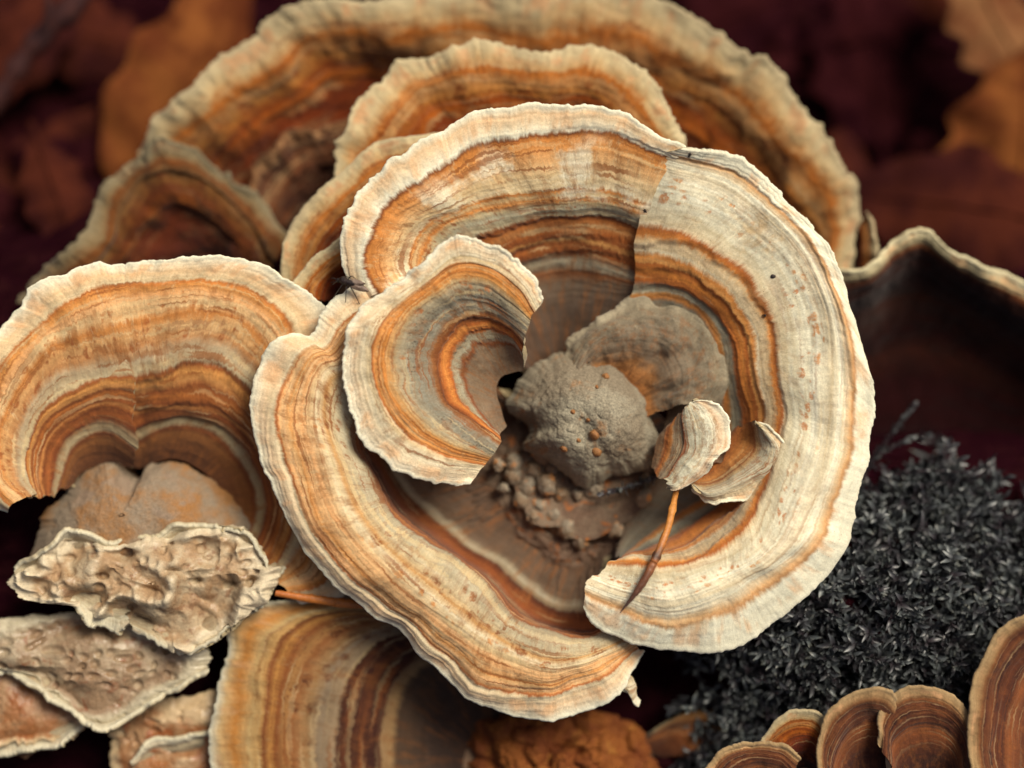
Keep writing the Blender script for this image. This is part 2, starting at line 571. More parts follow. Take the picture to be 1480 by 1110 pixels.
    blot = t.rng(t.noise(pos, 2.6, 5.0, 0.65), 0.3, 0.7, 0.86, 1.10, False)
    mul = t.math('MULTIPLY', t.math('MULTIPLY', streak, gsh), blot)
    col = t.mix(1.0, col, t.vec(mul, mul, mul), 'MULTIPLY')
    if specks:
        vd = t.voro(pos, 13.0)
        g2 = t.rng(t.noise(pos, 1.7, 2.0), 0.48, 0.62)
        m = t.math('MULTIPLY', t.rng(vd, 0.05, 0.10, 1.0, 0.0), g2)
        fine = t.math('MULTIPLY', t.rng(t.voro(pos, 46.0), 0.10, 0.20, 1.0, 0.0), t.rng(t.noise(pos, 2.3, 3.0), 0.52, 0.64))
        m = t.math('MAXIMUM', m, fine)
        col = t.mix(t.math('MULTIPLY', m, specks), col, lin((62, 50, 46), k))
    ucol = t.mix(t.noise(pos, 30.0, 3.0, 0.7), lin([x * 0.8 for x in under], k), lin(under, k))
    col = t.mix(un, col, ucol)
    hs = t.n('ShaderNodeHueSaturation')
    hs.inputs['Saturation'].default_value = sat
    hs.inputs['Hue'].default_value = hue
    t.l(col, hs.inputs['Color'])
    gm = t.n('ShaderNodeGamma')
    gm.inputs['Gamma'].default_value = 1.17
    t.l(hs.outputs[0], gm.inputs['Color'])
    col = gm.outputs[0]
    t.l(col, t.b.inputs['Base Color'])
    t.b.inputs['Roughness'].default_value = rough
    t.b.inputs['Specular IOR Level'].default_value = spec
    if sss:
        t.b.inputs['Subsurface Weight'].default_value = sss
        t.b.inputs['Subsurface Radius'].default_value = (1.0, 0.5, 0.25)
        t.b.inputs['Subsurface Scale'].default_value = 0.08
    t.b.inputs['Sheen Weight'].default_value = 0.12
    nb = t.bump(fib, 0.12 * bump, 0.05)
    nb = t.bump(t.noise(pos, 22.0, 4.0, 0.7), 0.22 * bump, 0.03, nb)
    nb = t.bump(gr, 0.25 * bump, 0.015, nb)
    t.l(nb, t.b.inputs['Normal'])
    return t.m

def lump_mat(name, base, alt, spots=None, k=1.0, rough=0.75, seed=0.0, wet=0.0, scale=2.0, third=None, bump=1.0, grain=0.3, th=(0.42, 0.62), edge=None):
    t = NT(name)
    tc = t.n('ShaderNodeTexCoord').outputs['Object']
    mp = t.n('ShaderNodeMapping')
    mp.inputs['Location'].default_value = (seed, seed * 1.3, -seed)
    t.l(tc, mp.inputs[0])
    pos = mp.outputs[0]
    a = t.noise(pos, scale, 5.0, 0.62)
    col = t.mix(t.rng(a, th[0], th[1]), lin(base, k), lin(alt, k))
    if third:
        col = t.mix(t.math('MULTIPLY', t.rng(t.noise(pos, scale * 2.1, 4.0, 0.6, 0.5), 0.55, 0.68), 0.85), col, lin(third, k))
    if spots:
        m = t.rng(t.voro(pos, 5.0), 0.10, 0.17, 1.0, 0.0)
        m = t.math('MULTIPLY', m, t.rng(t.noise(pos, 1.1, 2.0), 0.46, 0.58))
        col = t.mix(m, col, lin(spots, k))
    if edge:
        e = t.math('ADD', t.attr('cv'), t.math('MULTIPLY', t.math('SUBTRACT', t.noise(pos, 3.5, 3.0), 0.5), 0.35))
        ev = t.math('ADD', t.attr('vein'), t.math('MULTIPLY', t.math('SUBTRACT', t.noise(pos, 7.0, 4.0), 0.5), 0.7))
        m = t.math('MAXIMUM', t.math('MULTIPLY', t.rng(e, 0.80, 0.95), 0.9), t.math('MULTIPLY', t.rng(ev, 0.3, 0.95), 0.8))
        col = t.mix(m, col, lin(edge, k))
    gr = t.noise(pos, 34.0, 3.0, 0.7)
    g = t.rng(gr, 0.25, 0.75, 1 - grain, 1 + grain * 0.6, False)
    col = t.mix(1.0, col, t.vec(g, g, g), 'MULTIPLY')
    sp = t.math('MULTIPLY', t.rng(t.voro(pos, 30.0), 0.08, 0.2, 1.0, 0.0), t.rng(t.noise(pos, 2.0, 2.0), 0.45, 0.6))
    col = t.mix(t.math('MULTIPLY', sp, 0.55), col, lin((70, 56, 50), k))
    t.l(col, t.b.inputs['Base Color'])
    if wet:
        wm = t.rng(t.noise(pos, 3.0, 3.0), 0.45, 0.6)
        t.l(t.rng(wm, 0, 1, rough, 0.18), t.b.inputs['Roughness'])
    else:
        t.b.inputs['Roughness'].default_value = rough
    t.b.inputs['Specular IOR Level'].default_value = 0.3 + wet * 0.3
    t.b.inputs['Subsurface Radius'].default_value = (1.0, 0.5, 0.25)
    t.b.inputs['Subsurface Scale'].default_value = 0.08
    nb = t.bump(t.noise(pos, 9.0, 5.0, 0.65), 0.28 * bump, 0.06)
    nb = t.bump(gr, 0.3 * bump, 0.02, nb)
    t.l(nb, t.b.inputs['Normal'])
    return t.m

def plain_mat(name, a, b, scale=4.0, rough=0.7, k=1.0, bump=0.5, spec=0.3, detail=5.0, bscale=None, trans=0.0):
    t = NT(name)
    pos = t.n('ShaderNodeTexCoord').outputs['Object']
    n = t.noise(pos, scale, detail, 0.65)
    col = t.mix(t.rng(n, 0.35, 0.65), lin(a, k), lin(b, k))
    t.l(col, t.b.inputs['Base Color'])
    t.b.inputs['Roughness'].default_value = rough
    t.b.inputs['Specular IOR Level'].default_value = spec
    if trans:
        t.b.inputs['Transmission Weight'].default_value = trans
    nb = t.bump(t.noise(pos, bscale or scale * 4, 4.0, 0.65), bump, 0.05)
    t.l(nb, t.b.inputs['Normal'])
    return t.m

# ------------------------------------------------------------------ setting: forest floor and the rotting log
def zlog(px, py):
    px, py = np.asarray(px, float), np.asarray(py, float)
    z = -2.15 + 0 * px
    z = z + 1.40 * np.exp(-((px - 1260) / 300) ** 2 - ((py - 900) / 190) ** 2)
    z = z - 5.5 * sstep(430, 130, py)
    z = z - 2.2 * sstep(1120, 1260, px) * sstep(690, 590, py)
    z = z - 3.0 * sstep(160, -160, px) * sstep(560, 300, py)
    z = z - 0.6 * np.exp(-((px - 950) / 90) ** 2 - ((py - 990) / 70) ** 2)
    z = z - 4.5 * sstep(-300, -1300, px) - 4.5 * sstep(1800, 2800, px) - 4.5 * sstep(1500, 2500, py)
    return np.maximum(z, -7.6)

M_BARK = NT('rotten_bark')
_t = M_BARK
_p = _t.n('ShaderNodeTexCoord').outputs['Object']
_m = _t.n('ShaderNodeMapping')
_m.inputs['Scale'].default_value = (1.0, 2.6, 1.0)
_t.l(_p, _m.inputs[0])
_a = _t.noise(_m.outputs[0], 1.6, 6.0, 0.65, 0.6)
_c = _t.ramp(_a, [(0.25, (0.012, 0.0018, 0.005, 1)), (0.5, (0.018, 0.0035, 0.006, 1)), (0.72, (0.032, 0.008, 0.009, 1))])
_t.l(_c, _t.b.inputs['Base Color'])
_t.b.inputs['Roughness'].default_value = 0.9
_t.b.inputs['Specular IOR Level'].default_value = 0.0
_t.l(_t.bump(_a, 0.9, 0.25), _t.b.inputs['Normal'])
M_BARK = M_BARK.m

M_SOIL = NT('leaf_mould')
_t = M_SOIL
_p = _t.n('ShaderNodeTexCoord').outputs['Object']
_a = _t.noise(_p, 0.55, 6.0, 0.6, 0.8)
_c = _t.ramp(_a, [(0.3, (0.013, 0.0019, 0.0055, 1)), (0.52, (0.022, 0.004, 0.008, 1)), (0.75, (0.05, 0.014, 0.012, 1))])
_t.l(_c, _t.b.inputs['Base Color'])
_t.b.inputs['Roughness'].default_value = 0.95
_t.b.inputs['Specular IOR Level'].default_value = 0.0
_t.l(_t.bump(_a, 1.0, 0.4), _t.b.inputs['Normal'])
M_SOIL = M_SOIL.m

def make_setting():
    n = 260
    xs = np.sign(np.linspace(-1, 1, n)) * np.abs(np.linspace(-1, 1, n)) ** 3 * 300
    X, Y = np.meshgrid(xs, xs)
    Z = -8.2 + 0.35 * fbm(X * 0.5, Y * 0.5, oct=4, seed=3)
    o = obj('forest_floor', mesh_np('forest_floor', np.stack([X, Y, Z], -1).reshape(-1, 3), grid_faces(n, n)), M_SOIL)
    o['kind'] = 'structure'
    xs = np.linspace(-1900, 3400, 560)
    ys = np.linspace(-420, 3200, 420)
    PX, PY = np.meshgrid(xs, ys)
    X, Y = (PX - 740) / 100, (555 - PY) / 100
    Z = zlog(PX, PY) + 0.16 * fbm(X * 0.9, Y * 2.2, oct=5, seed=9) + 0.05 * fbm(X * 5, Y * 9, oct=3, seed=12)
    k = (D - Z) / D
    F = grid_faces(len(ys), len(xs))[:, ::-1]
    o = obj('log', mesh_np('log', np.stack([X * k, Y * k, Z], -1).reshape(-1, 3), F), M_BARK)
    o['kind'] = 'structure'
make_setting()

# ------------------------------------------------------------------ the rosette
ROS = thing('rosette_fungus', 'large round funnel-shaped bracket fungus with white rim and orange rings around a grey knob', 'fungus', at(840, 640, -2.0))

M_UP = cap_mat('upper_lobe_skin', [
    (0.0, (88, 68, 58)), (0.12, (104, 86, 76)), (0.22, (126, 108, 94)), (0.265, (150, 92, 54)), (0.285, TA), (0.31, (168, 160, 142)), (0.335, TA), (0.35, BR), (0.375, (176, 100, 44)),
    (0.39, BR), (0.405, (204, 150, 90)), (0.415, (150, 82, 36)), (0.44, DO), (0.46, (188, 130, 80)), (0.485, (182, 108, 48)), (0.505, (130, 66, 26)), (0.525, (184, 174, 150)),
    (0.57, GR), (0.60, (196, 176, 142)), (0.615, OR), (0.64, (206, 176, 136)), (0.66, OR), (0.675, IV), (0.72, (216, 192, 156)), (0.77, (220, 176, 130)), (0.825, (212, 146, 84)), (0.862, OR), (0.876, BR), (0.892, W),
    (0.94, (222, 200, 172)), (0.965, (222, 192, 160)), (1.0, W)],
    spots=[(0.645, 0.04, 7, 30, 0.55, DO), (0.60, 0.03, 9, 40, 0.58, BR)], warp=0.022, fibre=0.016, patch=(W, 0.62, 0.82, 0.50), seed=1.0)
ROS_UP_VS = [0, .1, .34, .5, .62, .87, 1]
me = cap_mesh('upper_lobe', ROS_UP_VS, [
    [(790, 560), (790, 555), (790, 550), (790, 545), (795, 540), (800, 535), (815, 530), (850, 512), (895, 480)],
    [(760, 530), (755, 515), (755, 500), (758, 490), (765, 480), (780, 470), (810, 462), (860, 452), (916, 440)],
    [(700, 460), (700, 440), (705, 420), (720, 400), (745, 384), (775, 371), (815, 365), (870, 375), (924, 395)],
    [(650, 440), (650, 405), (660, 375), (680, 352), (715, 334), (760, 316), (810, 308), (875, 314), (932, 331)],
    [(612, 425), (604, 390), (615, 350), (640, 320), (690, 300), (740, 290), (800, 283), (870, 287), (938, 305)],
    [(552, 425), (534, 385), (543, 340), (568, 296), (622, 256), (690, 217), (765, 200), (870, 196), (975, 230)],
    [(530, 425), (502, 385), (501, 328), (538, 268), (600, 212), (680, 172), (765, 153), (880, 164), (1003, 214)]],
    [[-1.5] * 7 + [-1.3, -1.02], [-1.35] * 7 + [-1.1, -.78], [-.9] * 7 + [-.78, -.62], [-.48] * 8 + [-.42], [-.26] * 8 + [-.22], .06, [-.12, -.05, .02, .08, .1, .1, .12, .15, .15]], M_UP, nu=520, nv=230, ruffle=0.035, ruff_f=2.0,
    jag=0.06, ridge=0.016, bump=0.02, seed=11, terrace=[(0.505, 0.035), (0.41, 0.03), (0.35, 0.03), (0.885, 0.025)])
obj('upper_lobe', me, None, ROS)

M_RT = cap_mat('right_lobe_skin', [
    (0.0, DT), (0.15, DG), (0.27, DG), (0.295, OR), (0.315, (196, 140, 84)), (0.33, GR), (0.365, DG), (0.385, DO), (0.43, (200, 124, 48)), (0.455, DO), (0.465, (220, 158, 92)),
    (0.485, OR), (0.50, IV), (0.535, (214, 186, 150)), (0.55, OR), (0.565, DO), (0.58, IV), (0.61, (214, 206, 184)), (0.70, W), (0.78, (224, 212, 188)), (0.84, W),
    (0.875, (220, 196, 166)), (0.895, (212, 168, 124)), (0.905, (188, 140, 98)), (0.92, W), (1.0, (228, 225, 208))],
    spots=[(0.665, 0.035, 6, 34, 0.58, (190, 112, 54)), (0.72, 0.03, 5, 30, 0.64, OR)], warp=0.02, fibre=0.012, patch=((214, 182, 142), 0.62, 0.90, 0.60), seed=4.0, stain=0.25, specks=0.85, rust=0.28)
ROS_RT_VS = [0, .3, .42, .55, .65, .9, 1]
me = cap_mesh('right_lobe', ROS_RT_VS, [
    [(860, 520), (900, 520), (930, 525), (950, 530), (965, 545), (970, 565), (960, 620), (950, 680), (940, 700), (910, 740), (900, 770), (892, 788), (888, 800)],
    [(914, 432), (955, 427), (990, 437), (1020, 460), (1040, 500), (1045, 545), (1050, 620), (1045, 690), (1020, 722), (965, 758), (925, 785), (906, 798), (896, 806)],
    [(920, 392), (965, 398), (1005, 416), (1042, 447), (1068, 492), (1075, 550), (1085, 620), (1075, 705), (1045, 745), (985, 782), (940, 798), (910, 803), (892, 811)],
    [(924, 340), (976, 344), (1025, 368), (1075, 410), (1112, 470), (1119, 545), (1126, 620), (1100, 715), (1062, 775), (1000, 812), (950, 818), (912, 811), (882, 817)],
    [(935, 282), (1005, 300), (1065, 335), (1118, 382), (1155, 455), (1162, 560), (1158, 650), (1115, 765), (1065, 812), (1010, 834), (955, 846), (905, 840), (865, 830)],
    [(962, 220), (1050, 247), (1115, 297), (1178, 362), (1217, 460), (1232, 565), (1215, 675), (1175, 775), (1100, 842), (1040, 880), (962, 892), (893, 876), (849, 853)],
    [(985, 211), (1060, 231), (1130, 290), (1206, 378), (1240, 500), (1258, 590), (1240, 682), (1212, 790), (1130, 877), (1045, 932), (950, 925), (872, 908), (847, 876)]],
    [[-1.0, -.9, -.9, -.9, -.95, -1.0, -1.1, -1.15, -1.15, -1.15, -1.1, -1.05, -.9],
     [-.68, -.56, -.5, -.5, -.5, -.6, -.8, -.9, -.95, -.95, -.9, -.7, -.4],
     [-.54, -.36, -.3, -.3, -.3, -.35, -.5, -.5, -.5, -.45, -.35, -.15, .0],
     [-.34, -.14, -.05, -.05, -.05, -.05, -.1, .05, .2, .26, .24, .2, .16],
     [-.16, .02, .1, .1, .1, .12, .15, .25, .33, .35, .32, .26, .2],
     [.1, .2, .25, .26, .26, .26, .25, .22, .2, .18, .16, .15, .15],
     [.22, .26, .24, .22, .2, .18, .1, .02, -.05, -.1, -.08, -.02, .05]], M_RT, nu=640, nv=230, ruffle=0.03, ruff_f=2.2, jag=0.045, endjag=0.07, wave=0.085,
    ridge=0.012, bump=0.022, seed=23, terrace=[(0.555, 0.03), (0.46, 0.03), (0.385, 0.025), (0.90, 0.03)], thick=(0.09, 0.16))
obj('right_lobe', me, None, ROS)

M_LO = cap_mat('lower_lobe_skin', [
    (0.0, (92, 70, 58)), (0.14, (100, 80, 68)), (0.25, (110, 90, 76)), (0.28, (166, 156, 138)), (0.30, (146, 130, 110)), (0.315, DB), (0.35, BR), (0.385, (150, 78, 32)), (0.41, DB), (0.425, (176, 104, 46)),
    (0.445, BR), (0.46, (190, 122, 62)), (0.475, (160, 92, 44)), (0.49, (178, 166, 144)), (0.54, (188, 178, 156)), (0.585, (200, 176, 142)), (0.61, (196, 150, 100)), (0.64, IV), (0.68, CR), (0.73, PE), (0.76, (222, 178, 134)),
    (0.80, (210, 148, 88)), (0.83, (222, 180, 138)), (0.852, PE), (0.866, (178, 100, 46)), (0.88, IV), (0.93, (224, 196, 166)), (1.0, W)],
    spots=[(0.605, 0.04, 3.4, 20, 0.52, (138, 70, 28)), (0.565, 0.035, 5, 30, 0.56, (150, 84, 40)), (0.66, 0.03, 5, 26, 0.62, OR)], warp=0.018, fibre=0.012, seed=7.0)
ROS_LO_VS = [0, .28, .36, .5, .6, .86, 1]
me = cap_mesh('lower_lobe', ROS_LO_VS, [
    [(760, 600), (750, 605), (735, 612), (720, 620), (705, 630), (700, 650), (705, 670), (730, 690), (770, 715), (800, 735), (830, 750), (850, 760), (865, 770), (875, 780)],
    [(680, 520), (650, 540), (620, 570), (595, 600), (572, 625), (568, 660), (582, 695), (620, 735), (668, 775), (725, 812), (770, 852), (805, 874), (840, 876), (870, 866)],
    [(660, 500), (630, 520), (600, 550), (570, 580), (545, 610), (540, 650), (558, 690), (592, 735), (645, 782), (705, 823), (755, 873), (795, 898), (840, 902), (880, 890)],
    [(630, 480), (595, 495), (560, 525), (530, 560), (510, 590), (505, 640), (525, 685), (552, 735), (612, 788), (682, 834), (732, 895), (790, 924), (840, 932), (897, 908)],
    [(610, 450), (570, 470), (535, 500), (505, 535), (480, 555), (472, 610), (492, 672), (525, 745), (588, 812), (660, 872), (715, 917), (785, 950), (845, 948), (908, 920)],
    [(598, 422), (548, 437), (502, 465), (474, 508), (440, 517), (408, 585), (420, 665), (455, 755), (525, 838), (618, 915), (700, 982), (788, 1000), (852, 978), (920, 933)],
    [(595, 402), (535, 411), (480, 446), (456, 490), (402, 499), (371, 570), (388, 665), (425, 755), (500, 845), (600, 930), (690, 1003), (785, 1040), (870, 1010), (928, 940)]],
    [[-1.5] * 14, [-1.15, -1.15, -1.15, -1.15, -1.15, -1.15, -1.15, -1.15, -1.18, -1.2, -1.2, -1.15, -1.05, -.85],
     [-.85, -.85, -.85, -.88, -.9, -.92, -.95, -.98, -1.0, -1.0, -.98, -.9, -.75, -.62],
     [-.1, -.1, -.08, -.05, .0, .05, .1, .12, .14, .15, .12, .05, -.1, -.3],
     [-.05, -.02, .0, .05, .1, .16, .22, .25, .27, .27, .22, .12, -.05, -.3],
     [-.03, .02, .06, .06, .1, .12, .14, .14, .14, .12, .08, .0, -.15, -.35],
     [-.05, .05, .08, .0, .05, .02, .0, -.05, -.08, -.1, -.15, -.2, -.3, -.42]], M_LO, nu=680, nv=240, ruffle=0.035, ruff_f=2.4, jag=0.045,
    ridge=0.014, bump=0.03, wave=0.085, seed=37, terrace=[(0.43, 0.03), (0.47, 0.03), (0.872, 0.025)], thick=(0.08, 0.16),
    lift=lambda U, V: sstep(0.27, 0.2, V) * 0.05 * np.sqrt(np.clip(1 - (cells(U * 60, V * 15, 5) / 0.5) ** 2, 0, 1)) * (vnoise(U * 14, V * 5, seed=8) > -0.1))
lower = obj('lower_lobe', me, None, ROS)

# torn shred hanging from the free end of the lower lobe
shred = cap_mesh('torn_shred', [0, .5, 1], [
    [(868, 985), (878, 982), (890, 972), (905, 965)],
    [(880, 995), (890, 988), (900, 982), (912, 978)],
    [(905, 1003), (912, 1004), (922, 1022), (926, 1012)]], [-.34, -.38, -.46],
    cap_mat('shred_skin', [(0, CR), (0.6, IV), (1, W)], seed=9.3), nu=60, nv=40, jag=0.05, ruffle=0.04, seed=41, thick=(0.03, 0.05))
obj('torn_shred', shred, None, lower)

# lumpy floor of the funnel, the knob on it and the beads round it
M_FLOOR = lump_mat('funnel_floor_skin', (102, 80, 66), (122, 104, 88), spots=(170, 104, 48), seed=2.0, third=(156, 92, 42), rough=0.8, bump=1.8, grain=0.5)
fl = lump_mesh('funnel_floor', [(700, 640), (760, 600), (850, 560), (940, 590), (985, 650), (990, 720), (930, 790), (870, 830), (800, 830), (720, 770), (670, 700)],
               -1.22, -1.56, -2.0, M_FLOOR, nu=260, nv=120, bump=0.06, freq=3.0, fine=0.02, knobs=0.04, knob_f=6.0, seed=51, power=2.6)
obj('funnel_floor', fl, None, ROS)

M_KNOB = lump_mat('knob_skin', (128, 118, 102), (148, 142, 126), spots=None, seed=5.0, third=(144, 112, 82), rough=0.9, grain=0.55, bump=0.45, scale=1.2)
def kn_shape(x, y, v):
    X, Y = 740 + x * 98, 555 - y * 98
    g = -0.16 * np.exp(-(((X - 770) * 0.4 + (Y - 605) * 0.92) / 12) ** 2) * sstep(830, 770, X)
    g += -0.14 * np.exp(-((X - 845) / 14) ** 2 - ((Y - 625) / 25) ** 2)
    g += 0.10 * np.exp(-((X - 800) / 35) ** 2 - ((Y - 550) / 30) ** 2)
    g += 0.12 * np.exp(-((X - 900) / 35) ** 2 - ((Y - 600) / 45) ** 2)
    g += 0.10 * np.exp(-((X - 810) / 30) ** 2 - ((Y - 640) / 25) ** 2)
    return g
kn = lump_mesh('knob', [(735, 592), (745, 560), (770, 530), (802, 512), (838, 508), (868, 520), (885, 518), (912, 545), (935, 568), (942, 605), (954, 640), (945, 668),
                        (915, 684), (885, 688), (850, 705), (825, 690), (790, 668), (758, 648), (765, 622)],
               -.2, -.92, -1.6, M_KNOB, nu=320, nv=140, power=2.7, bump=0.03, freq=1.8, fine=0.008, seed=61, shape=kn_shape, jag=0.03, knobs=0.012, knob_f=8.0)
knob = obj('knob', kn, None, ROS)
M_BEAD = plain_mat('orange_bead_skin', (136, 92, 56), (156, 112, 70), 6.0, 0.5)
for (x, y, r, z) in ((875, 545, 6, -.38), (862, 560, 4, -.35), (828, 596, 5, -.3), (835, 636, 5, -.36), (815, 648, 6, -.42), (860, 628, 8, -.34), (862, 652, 8, -.42), (850, 607, 4, -.3)):
    z = surf_z(kn, x, y) - 0.03
    b = lump_mesh('bead', [(x - r, y), (x - r * .6, y - r * .8), (x + r * .3, y - r), (x + r, y - r * .2), (x + r * .7, y + r * .8), (x - r * .4, y + r * .9)],
                  z + 0.07, z, z - 0.2, M_BEAD, nu=24, nv=10, bump=0.01, fine=0.004, seed=int(x), jag=0.005)
    obj('bead', b, None, knob)

M_MOUND = cap_mat('mound_skin', [(0.0, (168, 104, 50)), (0.18, (160, 110, 66)), (0.3, (126, 108, 92)), (0.6, (132, 120, 106)), (0.85, (142, 132, 116)), (1.0, (164, 154, 136))], warp=0.15, fibre=0.04,
                  grain=0.45, specks=0.7, seed=8.0, rimflush=0.0, stain=0.5, hi_k=0.3, under=(150, 120, 90), rust=0.0)
obj('inner_mound', cap_mesh('inner_mound', [0, .5, 1], [
    [(850, 560), (865, 550), (880, 548), (895, 550), (905, 558), (915, 570), (925, 585), (935, 600)],
    [(838, 535), (858, 505), (892, 488), (930, 485), (962, 500), (985, 530), (985, 560), (980, 585)],
    [(816, 524), (832, 488), (878, 458), (925, 430), (986, 438), (1037, 474), (1056, 530), (1044, 582)]],
    [-.85, -.5, [-.75, -.62, -.6, -.6, -.58, -.56, -.58, -.72]], M_MOUND, nu=300, nv=120, ruffle=0.03, jag=0.04, ridge=0.012, bump=0.05, seed=71, thick=(0.14, 0.2),
    lift=lambda U, V: 0.06 * fbm(U * 7, V * 3, oct=3, seed=4) + 0.09 * np.exp(-((U - 0.22) / 0.1) ** 2 - ((V - 0.7) / 0.2) ** 2)), None, ROS)

M_NOD = lump_mat('nodule_skin', (126, 106, 86), (138, 128, 114), seed=11.0, third=(190, 126, 66), scale=3.0)
rng = random.Random(4)
nods = [(742, 690, 18), (765, 705, 17), (752, 722, 14), (790, 700, 16), (780, 728, 16), (812, 715, 15), (800, 742, 18), (770, 748, 12), (825, 740, 13), (742, 668, 16), (770, 678, 18),
        (798, 676, 16), (728, 706, 11), (835, 715, 12), (818, 765, 11), (842, 690, 15), (858, 702, 13), (870, 730, 13), (850, 760, 12), (838, 782, 10), (905, 735, 14), (930, 720, 12),
        (890, 765, 15), (905, 795, 12), (720, 672, 12), (785, 655, 13)]
for i, (x, y, r) in enumerate(nods):
    pts = []
    rs_ = rng.uniform(0.6, 1.35)
    for q in range(8):
        a = q * PI / 4
        rr = r * rs_ * rng.uniform(0.8, 1.15)
        pts.append((x + rr * math.cos(a), y + rr * math.sin(a)))
    zt = -0.98 + rng.uniform(-0.12, 0.08) - (0.12 if y > 725 else 0)
    n_ = lump_mesh('nodule', pts, zt, zt - r * rs_ * 0.009, zt - 0.5, M_NOD, nu=40, nv=18, power=2.0, bump=0.025, fine=0.008, freq=5, seed=80 + i, jag=0.02)
    obj('nodule', n_, None, ROS)
obj('stem', stem_mesh('stem', 840, 690, -1.15, -2.5, 1.0, 0.7, M_FLOOR, 3), None, ROS)

# ------------------------------------------------------------------ brackets growing on and beside the rosette
def simple_cap(name, label, cat, vs, rings, zs, mat, stem, group=None, part='cap', **kw):
    """a bracket: Empty at its foot > cap (+ stem down to what it grows on)"""
    sx, sy, z0, z1, r0, r1 = stem
    t = thing(name, label, cat, at(sx, sy, z1), group)
    obj(part, cap_mesh(part, vs, rings, zs, mat, **kw), None, t)
    obj('stem', stem_mesh('stem', sx, sy, z0, z1, r0, r1, mat if False else M_STEM, kw.get('seed', 0)), None, t)
    return t
M_STEM = lump_mat('stem_skin', (120, 96, 78), (104, 74, 54), seed=14.0)

M_E = cap_mat('shell_skin', [
    (0.0, (126, 106, 90)), (0.08, TA), (0.13, (138, 118, 100)), (0.155, BR), (0.18, (170, 164, 146)), (0.215, (164, 150, 128)), (0.235, DO), (0.27, OR), (0.295, DO), (0.33, (120, 66, 32)), (0.36, (150, 96, 56)),
    (0.39, (150, 142, 128)), (0.46, (142, 138, 126)), (0.54, (172, 160, 138)), (0.59, (190, 158, 118)), (0.62, (204, 142, 78)), (0.68, OR), (0.735, (214, 150, 88)), (0.765, (182, 104, 44)), (0.785, (216, 196, 166)),
    (0.85, (222, 210, 186)), (0.92, (226, 206, 180)), (1.0, (230, 226, 210))],
    spots=[(0.53, 0.06, 4.5, 16, 0.57, DO), (0.47, 0.05, 22, 60, 0.52, (90, 80, 74))], warp=0.045, fibre=0.014, grain=0.35, specks=0.8, seed=15.0)
simple_cap('shell_bracket', 'scallop-shaped bracket with grey felt band and orange rings lying over the rosette', 'fungus', [0, .18, .36, .55, .8, 1], [
    [(735, 615), (728, 600), (722, 585), (718, 570), (718, 558), (722, 548), (728, 542), (735, 540), (742, 538), (750, 536), (757, 535)],
    [(721, 630), (700, 610), (672, 575), (661, 540), (664, 515), (676, 498), (692, 488), (710, 484), (726, 486), (745, 497), (757, 512)],
    [(720, 645), (680, 618), (640, 590), (621, 550), (622, 510), (640, 475), (668, 453), (692, 447), (715, 450), (742, 466), (761, 488)],
    [(710, 657), (645, 632), (605, 600), (575, 555), (572, 505), (595, 460), (635, 425), (665, 408), (705, 410), (738, 432), (766, 462)],
    [(697, 672), (620, 650), (572, 618), (540, 558), (535, 505), (560, 455), (610, 412), (655, 378), (708, 382), (750, 410), (772, 448)],
    [(679, 695), (600, 683), (538, 645), (505, 580), (498, 520), (525, 450), (590, 402), (650, 353), (712, 360), (766, 395), (776, 438)]],
    [-.45, -.12, .14, [.14, .3, .36, .38, .4, .4, .4, .4, .36, .3, .22], [.1, .3, .38, .42, .46, .46, .46, .46, .42, .36, .26], [.05, .22, .28, .32, .38, .42, .44, .46, .44, .36, .24]],
    M_E, (690, 575, -.55, -1.5, .10, .14), endjag=0.012, nu=560, nv=220, ruffle=0.06, ruff_f=2.6, jag=0.07, ridge=0.014, bump=0.03, seed=101, thick=(0.06, 0.12),
    terrace=[(0.16, 0.03), (0.235, 0.03), (0.33, 0.03), (0.77, 0.02)])

M_F = cap_mat('pale_scale_skin', [(0.0, (150, 118, 92)), (0.1, (168, 138, 108)), (0.16, DO), (0.24, OR), (0.28, (158, 138, 116)), (0.40, (160, 146, 126)), (0.45, (140, 70, 34)), (0.48, (176, 172, 156)), (0.65, (204, 202, 186)), (0.8, W), (0.88, (222, 194, 168)), (1.0, W)],
              warp=0.06, specks=0.7, grain=0.3, patch=((222, 176, 140), 0.7, 1.0, 0.6), seed=17.0)
simple_cap('pale_scale_bracket', 'small greyish-white scale-like bracket budding from the right of the grey knob', 'fungus', [0, .3, .5, 1], [
    [(940, 672), (942, 664), (945, 655), (947, 645), (950, 636), (955, 628), (964, 618)],
    [(952, 688), (958, 680), (968, 664), (974, 646), (976, 630), (977, 612), (980, 600)],
    [(960, 694), (970, 690), (986, 668), (994, 648), (994, 625), (990, 604), (990, 590)],
    [(972, 702), (988, 708), (1024, 678), (1054, 646), (1056, 612), (1036, 583), (1006, 571)]],
    [-.42, -.12, .02, [-.02, .0, .1, .16, .16, .12, .05]], M_F, (953, 650, -.6, -1.4, .08, .2), nu=240, nv=110, ruffle=0.06, ruff_f=4, jag=0.06, ridge=0.01, bump=0.03, seed=113, thick=(0.04, 0.08), terrace=[(0.45, 0.03)])

